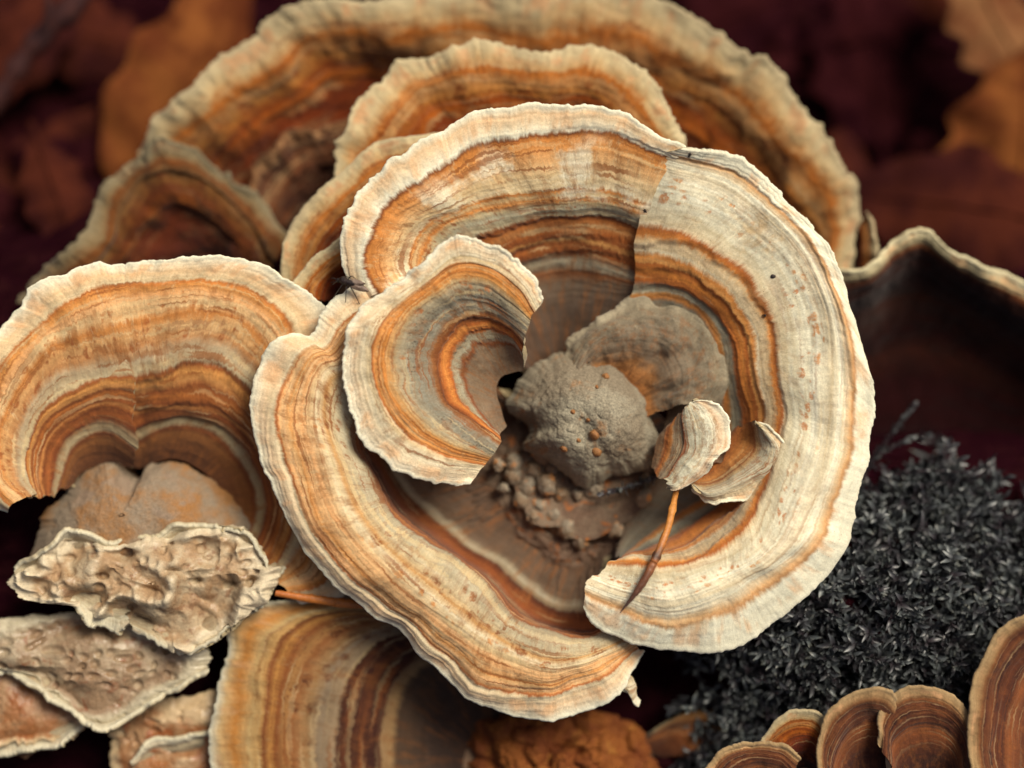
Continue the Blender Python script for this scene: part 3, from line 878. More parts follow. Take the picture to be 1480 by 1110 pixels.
M_G = cap_mat('curled_scale_skin', [(0.0, (120, 72, 40)), (0.15, (176, 104, 48)), (0.3, (196, 132, 70)), (0.40, (150, 92, 48)), (0.43, (184, 150, 110)), (0.5, (180, 172, 154)), (0.75, (196, 190, 172)), (0.9, (206, 190, 164)), (1.0, W)],
              warp=0.05, specks=0.4, patch=((208, 160, 106), 0.55, 1.0, 0.56), seed=19.0)
simple_cap('curled_scale_bracket', 'small folded bracket with an orange hollow and white turned-up lip, beside the pale scale', 'fungus', [0, .35, .5, 1], [
    [(1010, 680), (1015, 678), (1020, 670), (1028, 660), (1035, 650), (1042, 640), (1050, 628), (1060, 614)],
    [(1004, 694), (1015, 695), (1040, 685), (1062, 668), (1075, 655), (1082, 642), (1082, 628), (1078, 612)],
    [(1002, 698), (1020, 704), (1050, 694), (1078, 677), (1095, 662), (1102, 645), (1096, 628), (1086, 611)],
    [(1000, 704), (1022, 727), (1062, 721), (1102, 704), (1128, 698), (1140, 655), (1116, 623), (1096, 609)]],
    [-.5, -.22, -.02, [-.1, -.05, .0, .05, .1, .1, .05, .0]], M_G, (1035, 655, -.4, -1.15, .14, .22), nu=240, nv=110, ruffle=0.07, ruff_f=3.5, jag=0.06, ridge=0.01, bump=0.04, seed=127, thick=(0.04, 0.08))

# ------------------------------------------------------------------ the double bracket to the left
LFT = thing('double_lobed_bracket', 'broad two-lobed bracket with a pale wavy rim and a cleft between its brown lobes', 'fungus', at(190, 740, -2.2))
M_H = cap_mat('double_bracket_skin', [
    (0.0, (100, 60, 38)), (0.08, (112, 68, 40)), (0.17, (138, 88, 48)), (0.205, (126, 66, 34)), (0.235, (176, 160, 132)), (0.275, (160, 138, 110)), (0.30, (118, 58, 30)), (0.34, (160, 90, 42)), (0.37, (118, 60, 30)), (0.395, (190, 128, 74)), (0.41, (130, 68, 32)),  # brown inner stops, darkened to paint in the shadow of the rosette rim
    (0.45, (176, 104, 46)), (0.475, (140, 76, 36)), (0.50, (186, 132, 80)), (0.525, (196, 136, 74)), (0.545, (148, 78, 36)), (0.56, (188, 172, 144)), (0.60, (182, 162, 136)), (0.63, (186, 134, 90)), (0.66, (206, 160, 112)), (0.70, (196, 128, 66)),
    (0.74, (212, 180, 140)), (0.79, PE), (0.83, (208, 142, 76)), (0.855, (196, 118, 54)), (0.87, (216, 196, 164)), (0.92, (222, 190, 154)), (1.0, W)],
    spots=[(0.685, 0.035, 4, 22, 0.51, (158, 84, 38)), (0.645, 0.03, 5, 28, 0.52, (150, 82, 42)), (0.73, 0.03, 7, 34, 0.56, (176, 104, 50))], warp=0.024, fibre=0.016, seed=21.0, patch=((216, 186, 150), 0.7, 0.84, 0.57))
H_VS = [0, .25, .42, .55, .67, .86, 1]
obj('cap', cap_mesh('cap', H_VS, [
    [(105, 704), (108, 698), (112, 690), (118, 684), (128, 678), (145, 674), (165, 672), (185, 676), (202, 678), (218, 672), (245, 664), (270, 668), (290, 680), (310, 695), (320, 710), (325, 725), (325, 740), (320, 750)],
    [(80, 709), (84, 692), (90, 668), (98, 645), (115, 632), (140, 626), (165, 628), (188, 632), (205, 626), (228, 614), (265, 606), (305, 616), (335, 640), (360, 672), (372, 705), (375, 735), (370, 765), (360, 785)],
    [(60, 713), (55, 695), (55, 660), (68, 628), (92, 605), (130, 590), (160, 588), (185, 588), (208, 585), (234, 581), (275, 580), (316, 590), (352, 612), (382, 650), (398, 695), (402, 735), (394, 775), (380, 805)],
    [(48, 717), (40, 690), (38, 650), (52, 605), (80, 575), (125, 556), (160, 549), (185, 547), (208, 543), (238, 536), (270, 523), (318, 532), (366, 562), (402, 620), (420, 690), (426, 745), (415, 790), (396, 825)],
    [(35, 722), (10, 690), (5, 630), (30, 570), (70, 520), (110, 499), (145, 490), (172, 487), (196, 482), (228, 470), (290, 462), (342, 478), (388, 520), (424, 590), (446, 680), (452, 750), (440, 805), (405, 840)],
    [(22, 728), (-20, 690), (-25, 610), (0, 545), (40, 485), (90, 443), (125, 424), (158, 414), (190, 409), (225, 406), (300, 403), (365, 420), (420, 465), (452, 570), (484, 680), (490, 765), (470, 838), (418, 854)],
    [(14, 733), (-60, 690), (-70, 600), (-40, 530), (0, 478), (55, 414), (108, 393), (150, 383), (192, 380), (240, 376), (325, 369), (408, 402), (470, 450), (505, 560), (530, 680), (532, 775), (508, 850), (440, 868)]],
    [[-1.1] * 7 + [-1.3, -1.35, -1.25] + [-1.15] * 8, [-.82] * 6 + [-.85, -1.0, -1.05, -.92, -.8, -.8, -.85, -.92, -1, -1.05, -1.05, -1.0],
     [-.6] * 6 + [-.62, -.76, -.8, -.68, -.58, -.6, -.64, -.72, -.84, -.9, -.92, -.9], [-.42] * 6 + [-.42, -.5, -.54, -.47, -.42, -.44, -.48, -.58, -.74, -.82, -.86, -.85],
     [-.3] * 6 + [-.28, -.28, -.32, -.32, -.3, -.33, -.4, -.5, -.68, -.78, -.82, -.82], [-.26] * 10 + [-.26, -.28, -.34, -.48, -.66, -.75, -.8, -.8],
     [-.42, -.4, -.38, -.36, -.34, -.3, -.28, -.26, -.28, -.26, -.24, -.26, -.32, -.5, -.7, -.82, -.86, -.86]],
    M_H, nu=760, nv=200, ruffle=0.045, ruff_f=1.8, jag=0.06, ridge=0.014, bump=0.03, seed=201, thick=(0.05, 0.06), terrace=[(0.545, 0.03), (0.41, 0.03), (0.3, 0.03)]), None, LFT)
obj('overlapping_lobe', cap_mesh('overlapping_lobe', [0, .4, .677, .887, 1], [
    [(105, 704), (108, 698), (112, 690), (118, 684), (128, 678), (145, 672), (165, 668), (192, 680)],
    [(80, 709), (84, 692), (90, 668), (98, 645), (115, 628), (140, 617), (165, 620), (195, 642)],
    [(60, 713), (55, 695), (55, 660), (68, 628), (92, 602), (130, 583), (160, 577), (192, 584)],
    [(48, 717), (40, 690), (38, 650), (52, 605), (80, 575), (125, 553), (160, 543), (190, 543)],
    [(42, 720), (28, 690), (24, 640), (42, 588), (74, 545), (118, 523), (152, 510), (180, 512)]],
    [-.98, [-.70, -.70, -.70, -.70, -.69, -.67, -.62, -.58], [-.50, -.50, -.50, -.49, -.48, -.46, -.42, -.38], [-.38, -.37, -.37, -.36, -.35, -.34, -.31, -.26], [-.42, -.42, -.40, -.38, -.37, -.36, -.33, -.27]],
    M_H, nu=420, nv=140, ruffle=0.01, jag=0.03, ridge=0.014, bump=0.02, wave=0.0, seed=205, vmax=0.62, endjag=0.07, thick=(0.02, 0.05)), None, LFT)
M_FOOT = lump_mat('foot_skin', (134, 120, 104), (146, 104, 62), seed=26.0, third=(140, 122, 106), rough=0.8, scale=1.1)
obj('foot', lump_mesh('foot', [(45, 830), (52, 775), (64, 742), (98, 706), (135, 672), (162, 664), (182, 684), (200, 692), (216, 672), (250, 668), (300, 690), (345, 730), (360, 780), (300, 830), (200, 850), (110, 850)],
                      -.46, -1.12, -2.3, M_FOOT, nu=320, nv=120, power=2.2, bump=0.05, freq=1.2, fine=0.006, seed=221, jag=0.03), None, LFT)

# ------------------------------------------------------------------ eroded, lacy bodies at the lower left
def lacy(name, label, outline, ztop, zedge, zbase, mat, seed, shape=None, **kw):
    cx = sum(p[0] for p in outline) / len(outline)
    cy = sum(p[1] for p in outline) / len(outline)
    t = thing(name, label, 'fungus', at(cx, cy, zbase))
    kw = {**dict(nu=420, nv=170, power=2.2, bump=0.035, freq=1.6, fine=0.005, pits=0.06, pit_f=4.0, jag=0.045), **kw}
    obj('crust', lump_mesh('crust', outline, ztop, zedge, zbase + 0.5, mat, seed=seed, shape=shape, **kw), None, t)
    obj('stem', stem_mesh('stem', cx, cy, zedge - 0.05, zbase - 0.2, .6, .5, M_STEM, seed), None, t)
    return t
M_LACE = lump_mat('lacy_skin', (160, 132, 102), (178, 160, 134), edge=(206, 194, 170), seed=31.0, third=(130, 96, 70), scale=2.4, rough=0.7, wet=0.3, grain=0.3)
M_LACE2 = lump_mat('wet_lacy_skin', (138, 114, 90), (156, 138, 114), edge=(184, 176, 154), seed=34.0, third=(128, 80, 52), scale=2.0, rough=0.6, wet=0.6, grain=0.25)
M_LACE3 = lump_mat('orange_lacy_skin', (146, 96, 58), (160, 126, 94), edge=(196, 174, 140), seed=36.0, third=(136, 74, 38), scale=2.0, rough=0.5, wet=0.6)
def lace_shape(x, y, v):
    x0, y0 = x, y
    x = x0 + 0.35 * vnoise(x0 * 1.6, y0 * 1.6, seed=70)
    y = y0 + 0.30 * vnoise(x0 * 1.6, y0 * 1.6, seed=71)
    r = np.abs(vnoise(x * 1.3 + 3, y * 2.0, seed=77))
    s = 0.22 * np.exp(-(r * 3.2) ** 2) - 0.06 + 0.10 * vnoise(x * 1.7, y * 2.2, seed=79)
    r = np.abs(vnoise(x * 2.6 + 3, y * 3.4, seed=78))
    s += 0.07 * np.exp(-(r * 2.6) ** 2)
    s += 0.14 * sstep(0.72, 0.92, v)
    s -= 0.16 * np.exp(-((x + 4.35) / 0.5) ** 2 - ((y + 3.05) / 0.35) ** 2)
    for hx, hy, hr, hd in ((122, 862, 16, .3), (205, 902, 14, .28), (255, 822, 9, .2), (336, 842, 8, .25), (300, 790, 12, .15), (180, 800, 12, .15), (150, 830, 7, .15), (225, 850, 8, .18), (365, 838, 7, .2), (285, 838, 6, .18)):
        ax, ay, _ = at(hx, hy, -.5)
        s -= hd * np.exp(-(((x0 - ax) / (hr * 0.013)) ** 2 + ((y0 - ay) / (hr * 0.008)) ** 2))
    return s
M_LIP = cap_mat('lacy_lip_skin', [(0.0, (140, 118, 94)), (0.35, (164, 148, 126)), (0.7, (182, 170, 148)), (1.0, (206, 200, 182))], warp=0.2, fibre=0.06, specks=0.3, rimflush=0.2, stain=0.45, seed=83.0, rust=0.0)
def lip(parent, inner, rim, zi, zr, seed, **kw):
    mid = [((a[0] + b[0]) / 2, (a[1] + b[1]) / 2) for a, b in zip(inner, rim)]
    kw = {**dict(nu=260, nv=60, ruffle=0.06, ruff_f=2.6, jag=0.10, ridge=0.01, bump=0.04, wave=0.06, thick=(0.08, 0.12), endjag=0.06), **kw}
    obj('lip', cap_mesh('lip', [0, .5, 1], [inner, mid, rim], [zi, (zi * .6 + zr * .4) if np.isscalar(zr) else (zi + max(zr)) / 2, zr], M_LIP, seed=seed, **kw), None, parent)
CR1 = lacy('lacy_crust_fungus', 'knobbly cream crust fungus with pitted, torn lacy edges below the double bracket', [
    (19, 840), (38, 822), (76, 800), (106, 776), (160, 787), (216, 780), (262, 768), (320, 761), (352, 767), (372, 786), (382, 812), (409, 820), (402, 848), (380, 871), (350, 893), (325, 916), (268, 942),
    (234, 925), (194, 906), (148, 890), (112, 874), (70, 868), (34, 862)], -.30, -.66, -2.2, M_LACE, 231, lace_shape)
lip(CR1, [(185, 882), (232, 898), (272, 908), (316, 882), (345, 857), (366, 832), (376, 806)], [(188, 906), (232, 929), (268, 946), (326, 918), (353, 896), (388, 870), (413, 822)], -.66, [-.5, -.46, -.42, -.42, -.42, -.44, -.5], 701)
lip(CR1, [(62, 838), (105, 836), (145, 848), (185, 866)], [(64, 862), (106, 868), (140, 890), (184, 894)], -.5, -.40, 703, jag=0.13)
lip(CR1, [(50, 836), (108, 802), (165, 806), (218, 802), (268, 790), (320, 786), (352, 794), (370, 822)], [(22, 832), (104, 774), (160, 785), (216, 778), (262, 766), (322, 758), (356, 766), (388, 815)], -.6, -.42, 705)
CR2 = lacy('glistening_crust_fungus', 'wet glistening crust fungus with a white wavy lip under the cream crust', [
    (-40, 915), (0, 897), (60, 888), (110, 880), (180, 890), (250, 915), (302, 938), (300, 968), (268, 985), (228, 1004), (198, 1030), (160, 1046), (126, 1042), (94, 1016), (62, 992), (34, 972), (0, 964), (-40, 955)],
    -.62, -1.0, -2.2, M_LACE2, 241, lambda x, y, v: 0.16 * sstep(0.7, 0.92, v) + 0.10 * fbm(x * 1.2, y * 1.8, oct=2, seed=5))
lip(CR2, [(-40, 935), (0, 942), (45, 955), (80, 980), (112, 1008), (140, 1016), (180, 1006), (225, 980), (275, 955)], [(-40, 962), (0, 966), (36, 974), (64, 994), (95, 1018), (126, 1045), (162, 1049), (230, 1006), (304, 968)], -1.0, -.78, 711)
CR3 = lacy('orange_crust_fungus', 'orange-tinged crust fungus with a ragged white hem below the glistening one', [
    (-50, 960), (0, 955), (50, 985), (95, 1010), (122, 1040), (112, 1062), (70, 1068), (30, 1072), (0, 1076), (-50, 1080)], -1.0, -1.2, -2.2, M_LACE3, 251,
    lambda x, y, v: 0.14 * sstep(0.75, 0.95, v), nu=260, nv=110)
lip(CR3, [(-40, 1050), (0, 1046), (40, 1044), (80, 1040), (105, 1030)], [(-40, 1078), (0, 1078), (35, 1074), (75, 1070), (122, 1048)], -1.2, -1.02, 713)
CR4 = lacy('tan_crust_fungus', 'tan crust fungus with a cream fold tucked left of the striped lower bracket', [
    (158, 1062), (172, 1038), (210, 1018), (262, 1004), (318, 1000), (345, 1040), (350, 1110), (330, 1190), (220, 1200), (165, 1140)], -1.12, -1.35, -2.3, M_LACE3, 257, lambda x, y, v: 0.12 * fbm(x * 1.0, y * 3.5, oct=2, seed=15), nu=260, nv=110)

lip(CR4, [(200, 1130), (225, 1100), (262, 1095), (300, 1085), (330, 1090)], [(190, 1100), (215, 1078), (250, 1070), (285, 1062), (325, 1066)], -1.3, -1.08, 717, jag=0.04)
# ------------------------------------------------------------------ striped bracket at the bottom
M_M = cap_mat('striped_bracket_skin', [
    (0.0, (74, 54, 48)), (0.12, (84, 64, 56)), (0.2, (100, 78, 64)), (0.245, (98, 76, 62)), (0.275, (172, 138, 100)), (0.31, (160, 126, 92)), (0.33, (92, 46, 30)), (0.37, (74, 36, 30)), (0.40, (120, 66, 36)), (0.43, (80, 38, 28)),
    (0.47, (110, 58, 32)), (0.495, (84, 40, 26)), (0.51, (170, 146, 120)), (0.56, (160, 140, 120)), (0.60, (176, 138, 98)), (0.65, (164, 104, 60)), (0.69, (184, 136, 86)), (0.74, (150, 84, 38)), (0.78, (196, 140, 76)),
    (0.81, (140, 76, 36)), (0.83, (204, 160, 104)), (0.87, (204, 172, 124)), (0.92, (204, 136, 62)), (0.965, (214, 180, 134)), (1.0, W)],
    spots=[(0.625, 0.05, 3, 18, 0.46, (96, 46, 26)), (0.57, 0.035, 5, 26, 0.50, (112, 60, 36)), (0.68, 0.03, 7, 34, 0.5, (120, 64, 32))], warp=0.026, fibre=0.018, seed=41.0, k=0.74, hi_k=0.3)
simple_cap('striped_bracket', 'bracket with many upright brown and tan stripes, half covered by the rosette rim', 'fungus', [0, .2, .35, .5, .65, .85, 1], [
    [(690, 1160), (690, 1110), (690, 1090), (690, 1080), (695, 1070), (700, 1060), (710, 1050), (740, 1040)],
    [(600, 1175), (590, 1110), (595, 1050), (605, 1010), (625, 985), (650, 970), (690, 960), (730, 965)],
    [(556, 1185), (540, 1110), (545, 1040), (558, 990), (585, 955), (620, 938), (660, 930), (710, 940)],
    [(510, 1195), (485, 1110), (490, 1040), (505, 980), (530, 940), (570, 915), (620, 908), (690, 920)],
    [(450, 1205), (425, 1110), (425, 1030), (440, 970), (470, 925), (520, 900), (580, 895), (665, 910)],
    [(395, 1220), (372, 1110), (376, 1020), (386, 955), (398, 915), (450, 885), (540, 880), (650, 900)],
    [(345, 1235), (311, 1110), (312, 1022), (337, 945), (326, 898), (400, 868), (530, 866), (640, 890)]],
    [-1.75, -1.42, -1.22, -1.05, -.92, -.84, -.92], M_M, (690, 1090, -1.7, -2.5, .3, .4), nu=460, nv=200, ruffle=0.05, ruff_f=2.2, jag=0.06, ridge=0.018, bump=0.03, seed=301, terrace=[(0.5, 0.03), (0.33, 0.03), (0.81, 0.025)])

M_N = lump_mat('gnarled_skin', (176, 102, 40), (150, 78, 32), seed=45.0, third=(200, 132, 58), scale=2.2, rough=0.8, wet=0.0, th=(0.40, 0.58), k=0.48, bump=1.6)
t = thing('gnarled_fungus', 'gnarled glossy orange-brown fungus in the shade under the rosette rim', 'fungus', at(800, 1080, -2.4))
obj('body', lump_mesh('body', [(672, 1075), (690, 1045), (730, 1025), (790, 1030), (850, 1030), (900, 1040), (930, 1062), (940, 1100), (960, 1150), (860, 1190), (740, 1180), (680, 1130)], -1.35, -1.75, -2.5, M_N,
                      nu=260, nv=120, bump=0.12, freq=1.3, fine=0.02, seed=311, knobs=0.16, knob_f=3.2, pits=0.2, pit_f=2.0, jag=0.06), None, t)
M_N2 = cap_mat('russet_skin', [(0, DB), (0.3, BR), (0.5, DO), (0.6, BR), (0.8, (176, 110, 52)), (1.0, (196, 140, 84))], warp=0.05, seed=47.0, k=0.5)
simple_cap('russet_bracket', 'small russet bracket with orange ribs at the edge of the moss', 'fungus', [0, .5, 1], [
    [(905, 1100), (920, 1095), (935, 1090), (950, 1095)], [(925, 1075), (955, 1062), (990, 1062), (1005, 1090)], [(945, 1052), (985, 1036), (1040, 1032), (1052, 1062)]],
    [-1.9, -1.75, -1.7], M_N2, (930, 1092, -1.85, -2.6, .15, .2), nu=160, nv=70, seed=317, jag=0.06)

# ------------------------------------------------------------------ brackets behind
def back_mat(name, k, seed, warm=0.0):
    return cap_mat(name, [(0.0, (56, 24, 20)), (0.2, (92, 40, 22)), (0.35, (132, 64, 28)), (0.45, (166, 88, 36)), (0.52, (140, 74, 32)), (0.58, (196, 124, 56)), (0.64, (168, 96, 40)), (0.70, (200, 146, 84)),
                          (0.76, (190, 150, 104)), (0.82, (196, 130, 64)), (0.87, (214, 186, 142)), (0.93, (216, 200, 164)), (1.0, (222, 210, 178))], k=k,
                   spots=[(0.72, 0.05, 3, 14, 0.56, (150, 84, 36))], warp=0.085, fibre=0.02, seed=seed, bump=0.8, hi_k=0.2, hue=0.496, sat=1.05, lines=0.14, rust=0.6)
M_O = back_mat('great_bracket_skin', 0.66, 51.0)
simple_cap('great_back_bracket', 'widest bracket, cream-edged and orange inside, arching behind all the others', 'fungus', [0, .3, .6, .8, 1], [
    [(420, 380), (440, 350), (480, 330), (530, 310), (580, 300), (650, 300), (760, 300), (850, 320), (900, 350), (940, 390), (980, 420), (1010, 440), (1030, 460)],
    [(320, 345), (370, 280), (410, 240), (470, 210), (530, 190), (620, 190), (760, 200), (880, 210), (960, 260), (1020, 320), (1070, 370), (1095, 400), (1100, 430)],
    [(260, 335), (310, 235), (370, 180), (430, 140), (480, 105), (590, 110), (760, 120), (900, 125), (1010, 185), (1075, 250), (1130, 315), (1160, 365), (1150, 415)],
    [(225, 330), (268, 205), (330, 145), (400, 105), (450, 55), (570, 55), (760, 58), (915, 65), (1045, 130), (1115, 202), (1178, 275), (1205, 340), (1185, 405)],
    [(190, 330), (222, 188), (288, 106), (368, 66), (412, 12), (560, 2), (760, -16), (930, -2), (1075, 70), (1150, 150), (1226, 236), (1246, 318), (1220, 392)]],
    [-3.7, [-3.6, -3.3] + [-3.2] * 11, [-3.4, -2.8] + [-2.65] * 11, [-3.2, -2.5] + [-2.3] * 11, [-3.2, -2.45, -2.2, -2.25, -2.15, -2.2, -2.2, -2.2, -2.15, -2.25, -2.2, -2.25, -2.4]], M_O, (740, 330, -3.5, -6.5, 1.6, 1.4), nu=520, nv=130, ruffle=0.06, ruff_f=0.9, jag=0.10, ridge=0.018, bump=0.07, wave=0.14, seed=401, terrace=[(0.55, 0.04), (0.72, 0.03)])
M_P = back_mat('second_bracket_skin', 0.76, 55.0)
simple_cap('middle_back_bracket', 'ochre bracket with a scalloped tan rim directly behind the rosette', 'fungus', [0, .5, .8, 1], [
    [(640, 330), (650, 300), (680, 270), (705, 250), (735, 240), (780, 240), (820, 245), (850, 265), (870, 290)],
    [(560, 300), (580, 250), (620, 205), (660, 175), (715, 165), (780, 165), (850, 170), (890, 205), (925, 250)],
    [(510, 290), (530, 225), (575, 165), (630, 120), (705, 110), (780, 115), (865, 120), (920, 160), (970, 225)],
    [(476, 275), (490, 207), (538, 130), (604, 77), (700, 69), (780, 79), (884, 81), (954, 128), (1004, 208)]],
    [-2.3, -1.6, -1.36, -1.4], M_P, (760, 290, -2.1, -4.6, .9, .8), nu=420, nv=120, ruffle=0.08, ruff_f=1.8, jag=0.10, ridge=0.012, bump=0.05, wave=0.08, seed=411)
M_Q = back_mat('third_bracket_skin', 0.76, 58.0)
simple_cap('side_back_bracket', 'smooth ochre bracket curving out behind the left shoulder of the rosette', 'fungus', [0, .4, .8, 1], [
    [(520, 440), (530, 420), (545, 390), (575, 355), (620, 320), (680, 290)],
    [(460, 430), (472, 390), (495, 350), (535, 310), (585, 275), (660, 255)],
    [(425, 425), (438, 365), (465, 318), (512, 272), (565, 235), (650, 222)],
    [(402, 425), (411, 355), (438, 300), (490, 250), (546, 206), (640, 196)]],
    [-1.7, -1.2, -.9, -.95], M_Q, (590, 370, -1.5, -2.9, .6, .6), nu=300, nv=120, ruffle=0.05, ruff_f=1.8, jag=0.04, ridge=0.016, bump=0.04, seed=421)
M_R = back_mat('thin_bracket_skin', 0.85, 61.0)
simple_cap('thin_edged_bracket', 'thin pale-edged bracket peeping out under the rosette where the gnat sits', 'fungus', [0, .75, 1], [
    [(490, 440), (495, 425), (510, 405), (545, 385)], [(446, 432), (450, 413), (472, 386), (515, 358)], [(428, 428), (429, 405), (455, 368), (502, 337)]],
    [-1.0, -.55, -.5], M_R, (515, 415, -.9, -2.5, .3, .3), nu=160, nv=80, ruffle=0.04, jag=0.05, seed=431)
M_S = back_mat('russet_back_skin', 0.33, 64.0)  # back-bracket bands in a darker russet tone
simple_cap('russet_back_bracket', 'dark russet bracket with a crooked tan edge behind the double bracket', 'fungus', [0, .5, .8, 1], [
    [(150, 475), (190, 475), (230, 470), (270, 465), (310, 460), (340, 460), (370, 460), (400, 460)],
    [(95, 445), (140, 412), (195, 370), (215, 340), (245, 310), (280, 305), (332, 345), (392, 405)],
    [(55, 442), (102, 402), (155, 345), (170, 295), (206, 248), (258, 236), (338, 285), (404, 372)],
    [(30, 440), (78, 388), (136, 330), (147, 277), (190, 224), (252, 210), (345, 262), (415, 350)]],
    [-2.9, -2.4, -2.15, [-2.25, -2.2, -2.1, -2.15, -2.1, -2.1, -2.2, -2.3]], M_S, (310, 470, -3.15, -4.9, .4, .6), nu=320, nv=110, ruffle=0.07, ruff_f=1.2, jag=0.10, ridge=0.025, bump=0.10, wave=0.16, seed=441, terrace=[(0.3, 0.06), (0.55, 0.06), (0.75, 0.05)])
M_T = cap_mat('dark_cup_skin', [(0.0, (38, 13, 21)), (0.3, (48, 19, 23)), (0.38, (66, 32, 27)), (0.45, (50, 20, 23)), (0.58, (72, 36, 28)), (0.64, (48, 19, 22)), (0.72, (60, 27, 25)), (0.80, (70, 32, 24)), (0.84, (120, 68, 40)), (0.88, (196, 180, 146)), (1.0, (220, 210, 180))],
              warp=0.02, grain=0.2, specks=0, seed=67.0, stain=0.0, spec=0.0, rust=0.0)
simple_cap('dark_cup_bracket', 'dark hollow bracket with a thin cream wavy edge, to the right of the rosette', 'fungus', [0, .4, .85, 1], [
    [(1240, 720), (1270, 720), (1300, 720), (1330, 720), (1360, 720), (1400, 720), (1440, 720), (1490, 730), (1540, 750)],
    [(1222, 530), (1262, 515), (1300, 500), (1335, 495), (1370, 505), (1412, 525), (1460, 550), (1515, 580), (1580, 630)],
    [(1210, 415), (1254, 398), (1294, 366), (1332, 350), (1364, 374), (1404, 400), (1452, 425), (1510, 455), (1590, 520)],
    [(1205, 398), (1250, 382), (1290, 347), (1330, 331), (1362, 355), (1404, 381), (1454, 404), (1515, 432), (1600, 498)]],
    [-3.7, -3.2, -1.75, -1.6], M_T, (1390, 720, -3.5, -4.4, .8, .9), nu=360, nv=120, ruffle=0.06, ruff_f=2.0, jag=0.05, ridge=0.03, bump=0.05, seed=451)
M_T2 = back_mat('frill_skin', 0.8, 70.0)
simple_cap('frill_bracket', 'narrow crinkled frill joining the great back bracket and the dark hollow one', 'fungus', [0, .6, 1], [
    [(1225, 400), (1226, 380), (1228, 355), (1230, 330)], [(1242, 400), (1246, 378), (1246, 350), (1242, 325)], [(1256, 398), (1264, 372), (1258, 340), (1250, 306)]],
    [-2.6, -2.2, -2.0], M_T2, (1228, 385, -2.5, -4.0, .15, .2), nu=140, nv=60, ruffle=0.10, ruff_f=3, jag=0.08, seed=461)

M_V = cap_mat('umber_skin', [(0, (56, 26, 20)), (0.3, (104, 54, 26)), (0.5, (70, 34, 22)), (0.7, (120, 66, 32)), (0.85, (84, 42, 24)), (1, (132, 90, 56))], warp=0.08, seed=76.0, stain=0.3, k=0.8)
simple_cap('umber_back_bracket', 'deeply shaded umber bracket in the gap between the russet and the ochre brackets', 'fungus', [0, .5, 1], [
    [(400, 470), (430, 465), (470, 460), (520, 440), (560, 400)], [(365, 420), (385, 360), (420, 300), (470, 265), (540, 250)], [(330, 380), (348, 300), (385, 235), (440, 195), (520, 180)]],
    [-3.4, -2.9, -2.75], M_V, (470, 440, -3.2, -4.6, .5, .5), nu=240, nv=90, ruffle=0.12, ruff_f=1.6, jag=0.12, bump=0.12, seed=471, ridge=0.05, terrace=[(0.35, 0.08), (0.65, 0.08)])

# brackets at the lower right, standing nearer than the moss
M_U = cap_mat('fan_skin', [(0.0, (56, 26, 26)), (0.22, (84, 42, 28)), (0.36, (128, 72, 38)), (0.45, (150, 88, 44)), (0.52, (84, 42, 28)), (0.60, (112, 60, 32)), (0.67, (70, 32, 24)), (0.73, (124, 74, 42)), (0.80, (92, 46, 28)), (0.86, (140, 96, 60)), (0.92, (168, 136, 98)), (1.0, (178, 152, 116))],
              k=0.85, warp=0.03, specks=0.1, seed=73.0, hi_k=0.0, hue=0.503, rust=0.5)
M_UA = back_mat('ochre_fan_skin', 0.6, 74.0)
simple_cap('ochre_fan_bracket', 'small ochre fan bracket beside the moss, joined to the brown twin-lobed fan', 'fungus', [0, .5, 1], [
    [(1130, 1135), (1140, 1120), (1155, 1112), (1170, 1112), (1180, 1120), (1185, 1135)], [(1110, 1110), (1125, 1085), (1148, 1068), (1172, 1068), (1184, 1085), (1188, 1110)], [(1092, 1098), (1112, 1056), (1145, 1034), (1178, 1036), (1193, 1056), (1196, 1095)]],
    [-.3, .0, .1], M_UA, (1160, 1135, -.4, -2.2, .25, .3), nu=200, nv=80, seed=501, ruffle=0.04, jag=0.03)
simple_cap('low_dark_bracket', 'low dark bracket with a pale edge in front of the ochre fan', 'fungus', [0, .6, 1], [
    [(1060, 1180), (1085, 1160), (1110, 1150), (1135, 1150), (1150, 1160)], [(1030, 1150), (1050, 1115), (1085, 1098), (1125, 1100), (1150, 1120)], [(1012, 1140), (1036, 1092), (1078, 1076), (1128, 1080), (1158, 1100)]],
    [-.3, .25, .3], M_U, (1105, 1165, -.4, -2.2, .25, .3), nu=200, nv=80, seed=507, ruffle=0.04, jag=0.05)
U23 = thing('twin_fan_bracket', 'brown fan bracket of two arched lobes with pale rims, standing before the moss', 'fungus', at(1290, 1150, -2.2))
obj('left_lobe', cap_mesh('left_lobe', [0, .45, .85, 1], [
    [(1225, 1190), (1230, 1160), (1240, 1140), (1252, 1132), (1265, 1132), (1275, 1140), (1282, 1155)],
    [(1206, 1170), (1206, 1115), (1222, 1070), (1250, 1050), (1274, 1052), (1284, 1070), (1288, 1100)],
    [(1194, 1160), (1192, 1090), (1208, 1042), (1246, 1014), (1278, 1016), (1292, 1038), (1292, 1078)],
    [(1187, 1155), (1184, 1080), (1202, 1028), (1246, 996), (1284, 1000), (1300, 1026), (1298, 1072)]],
    [[-.35] * 5 + [-.5, -.7], [.05] * 5 + [-.1, -.35], [.28] * 5 + [.15, -.15], [.3] * 5 + [.15, -.15]], M_U, nu=260, nv=110, seed=511, ruffle=0.04, jag=0.03), None, U23)
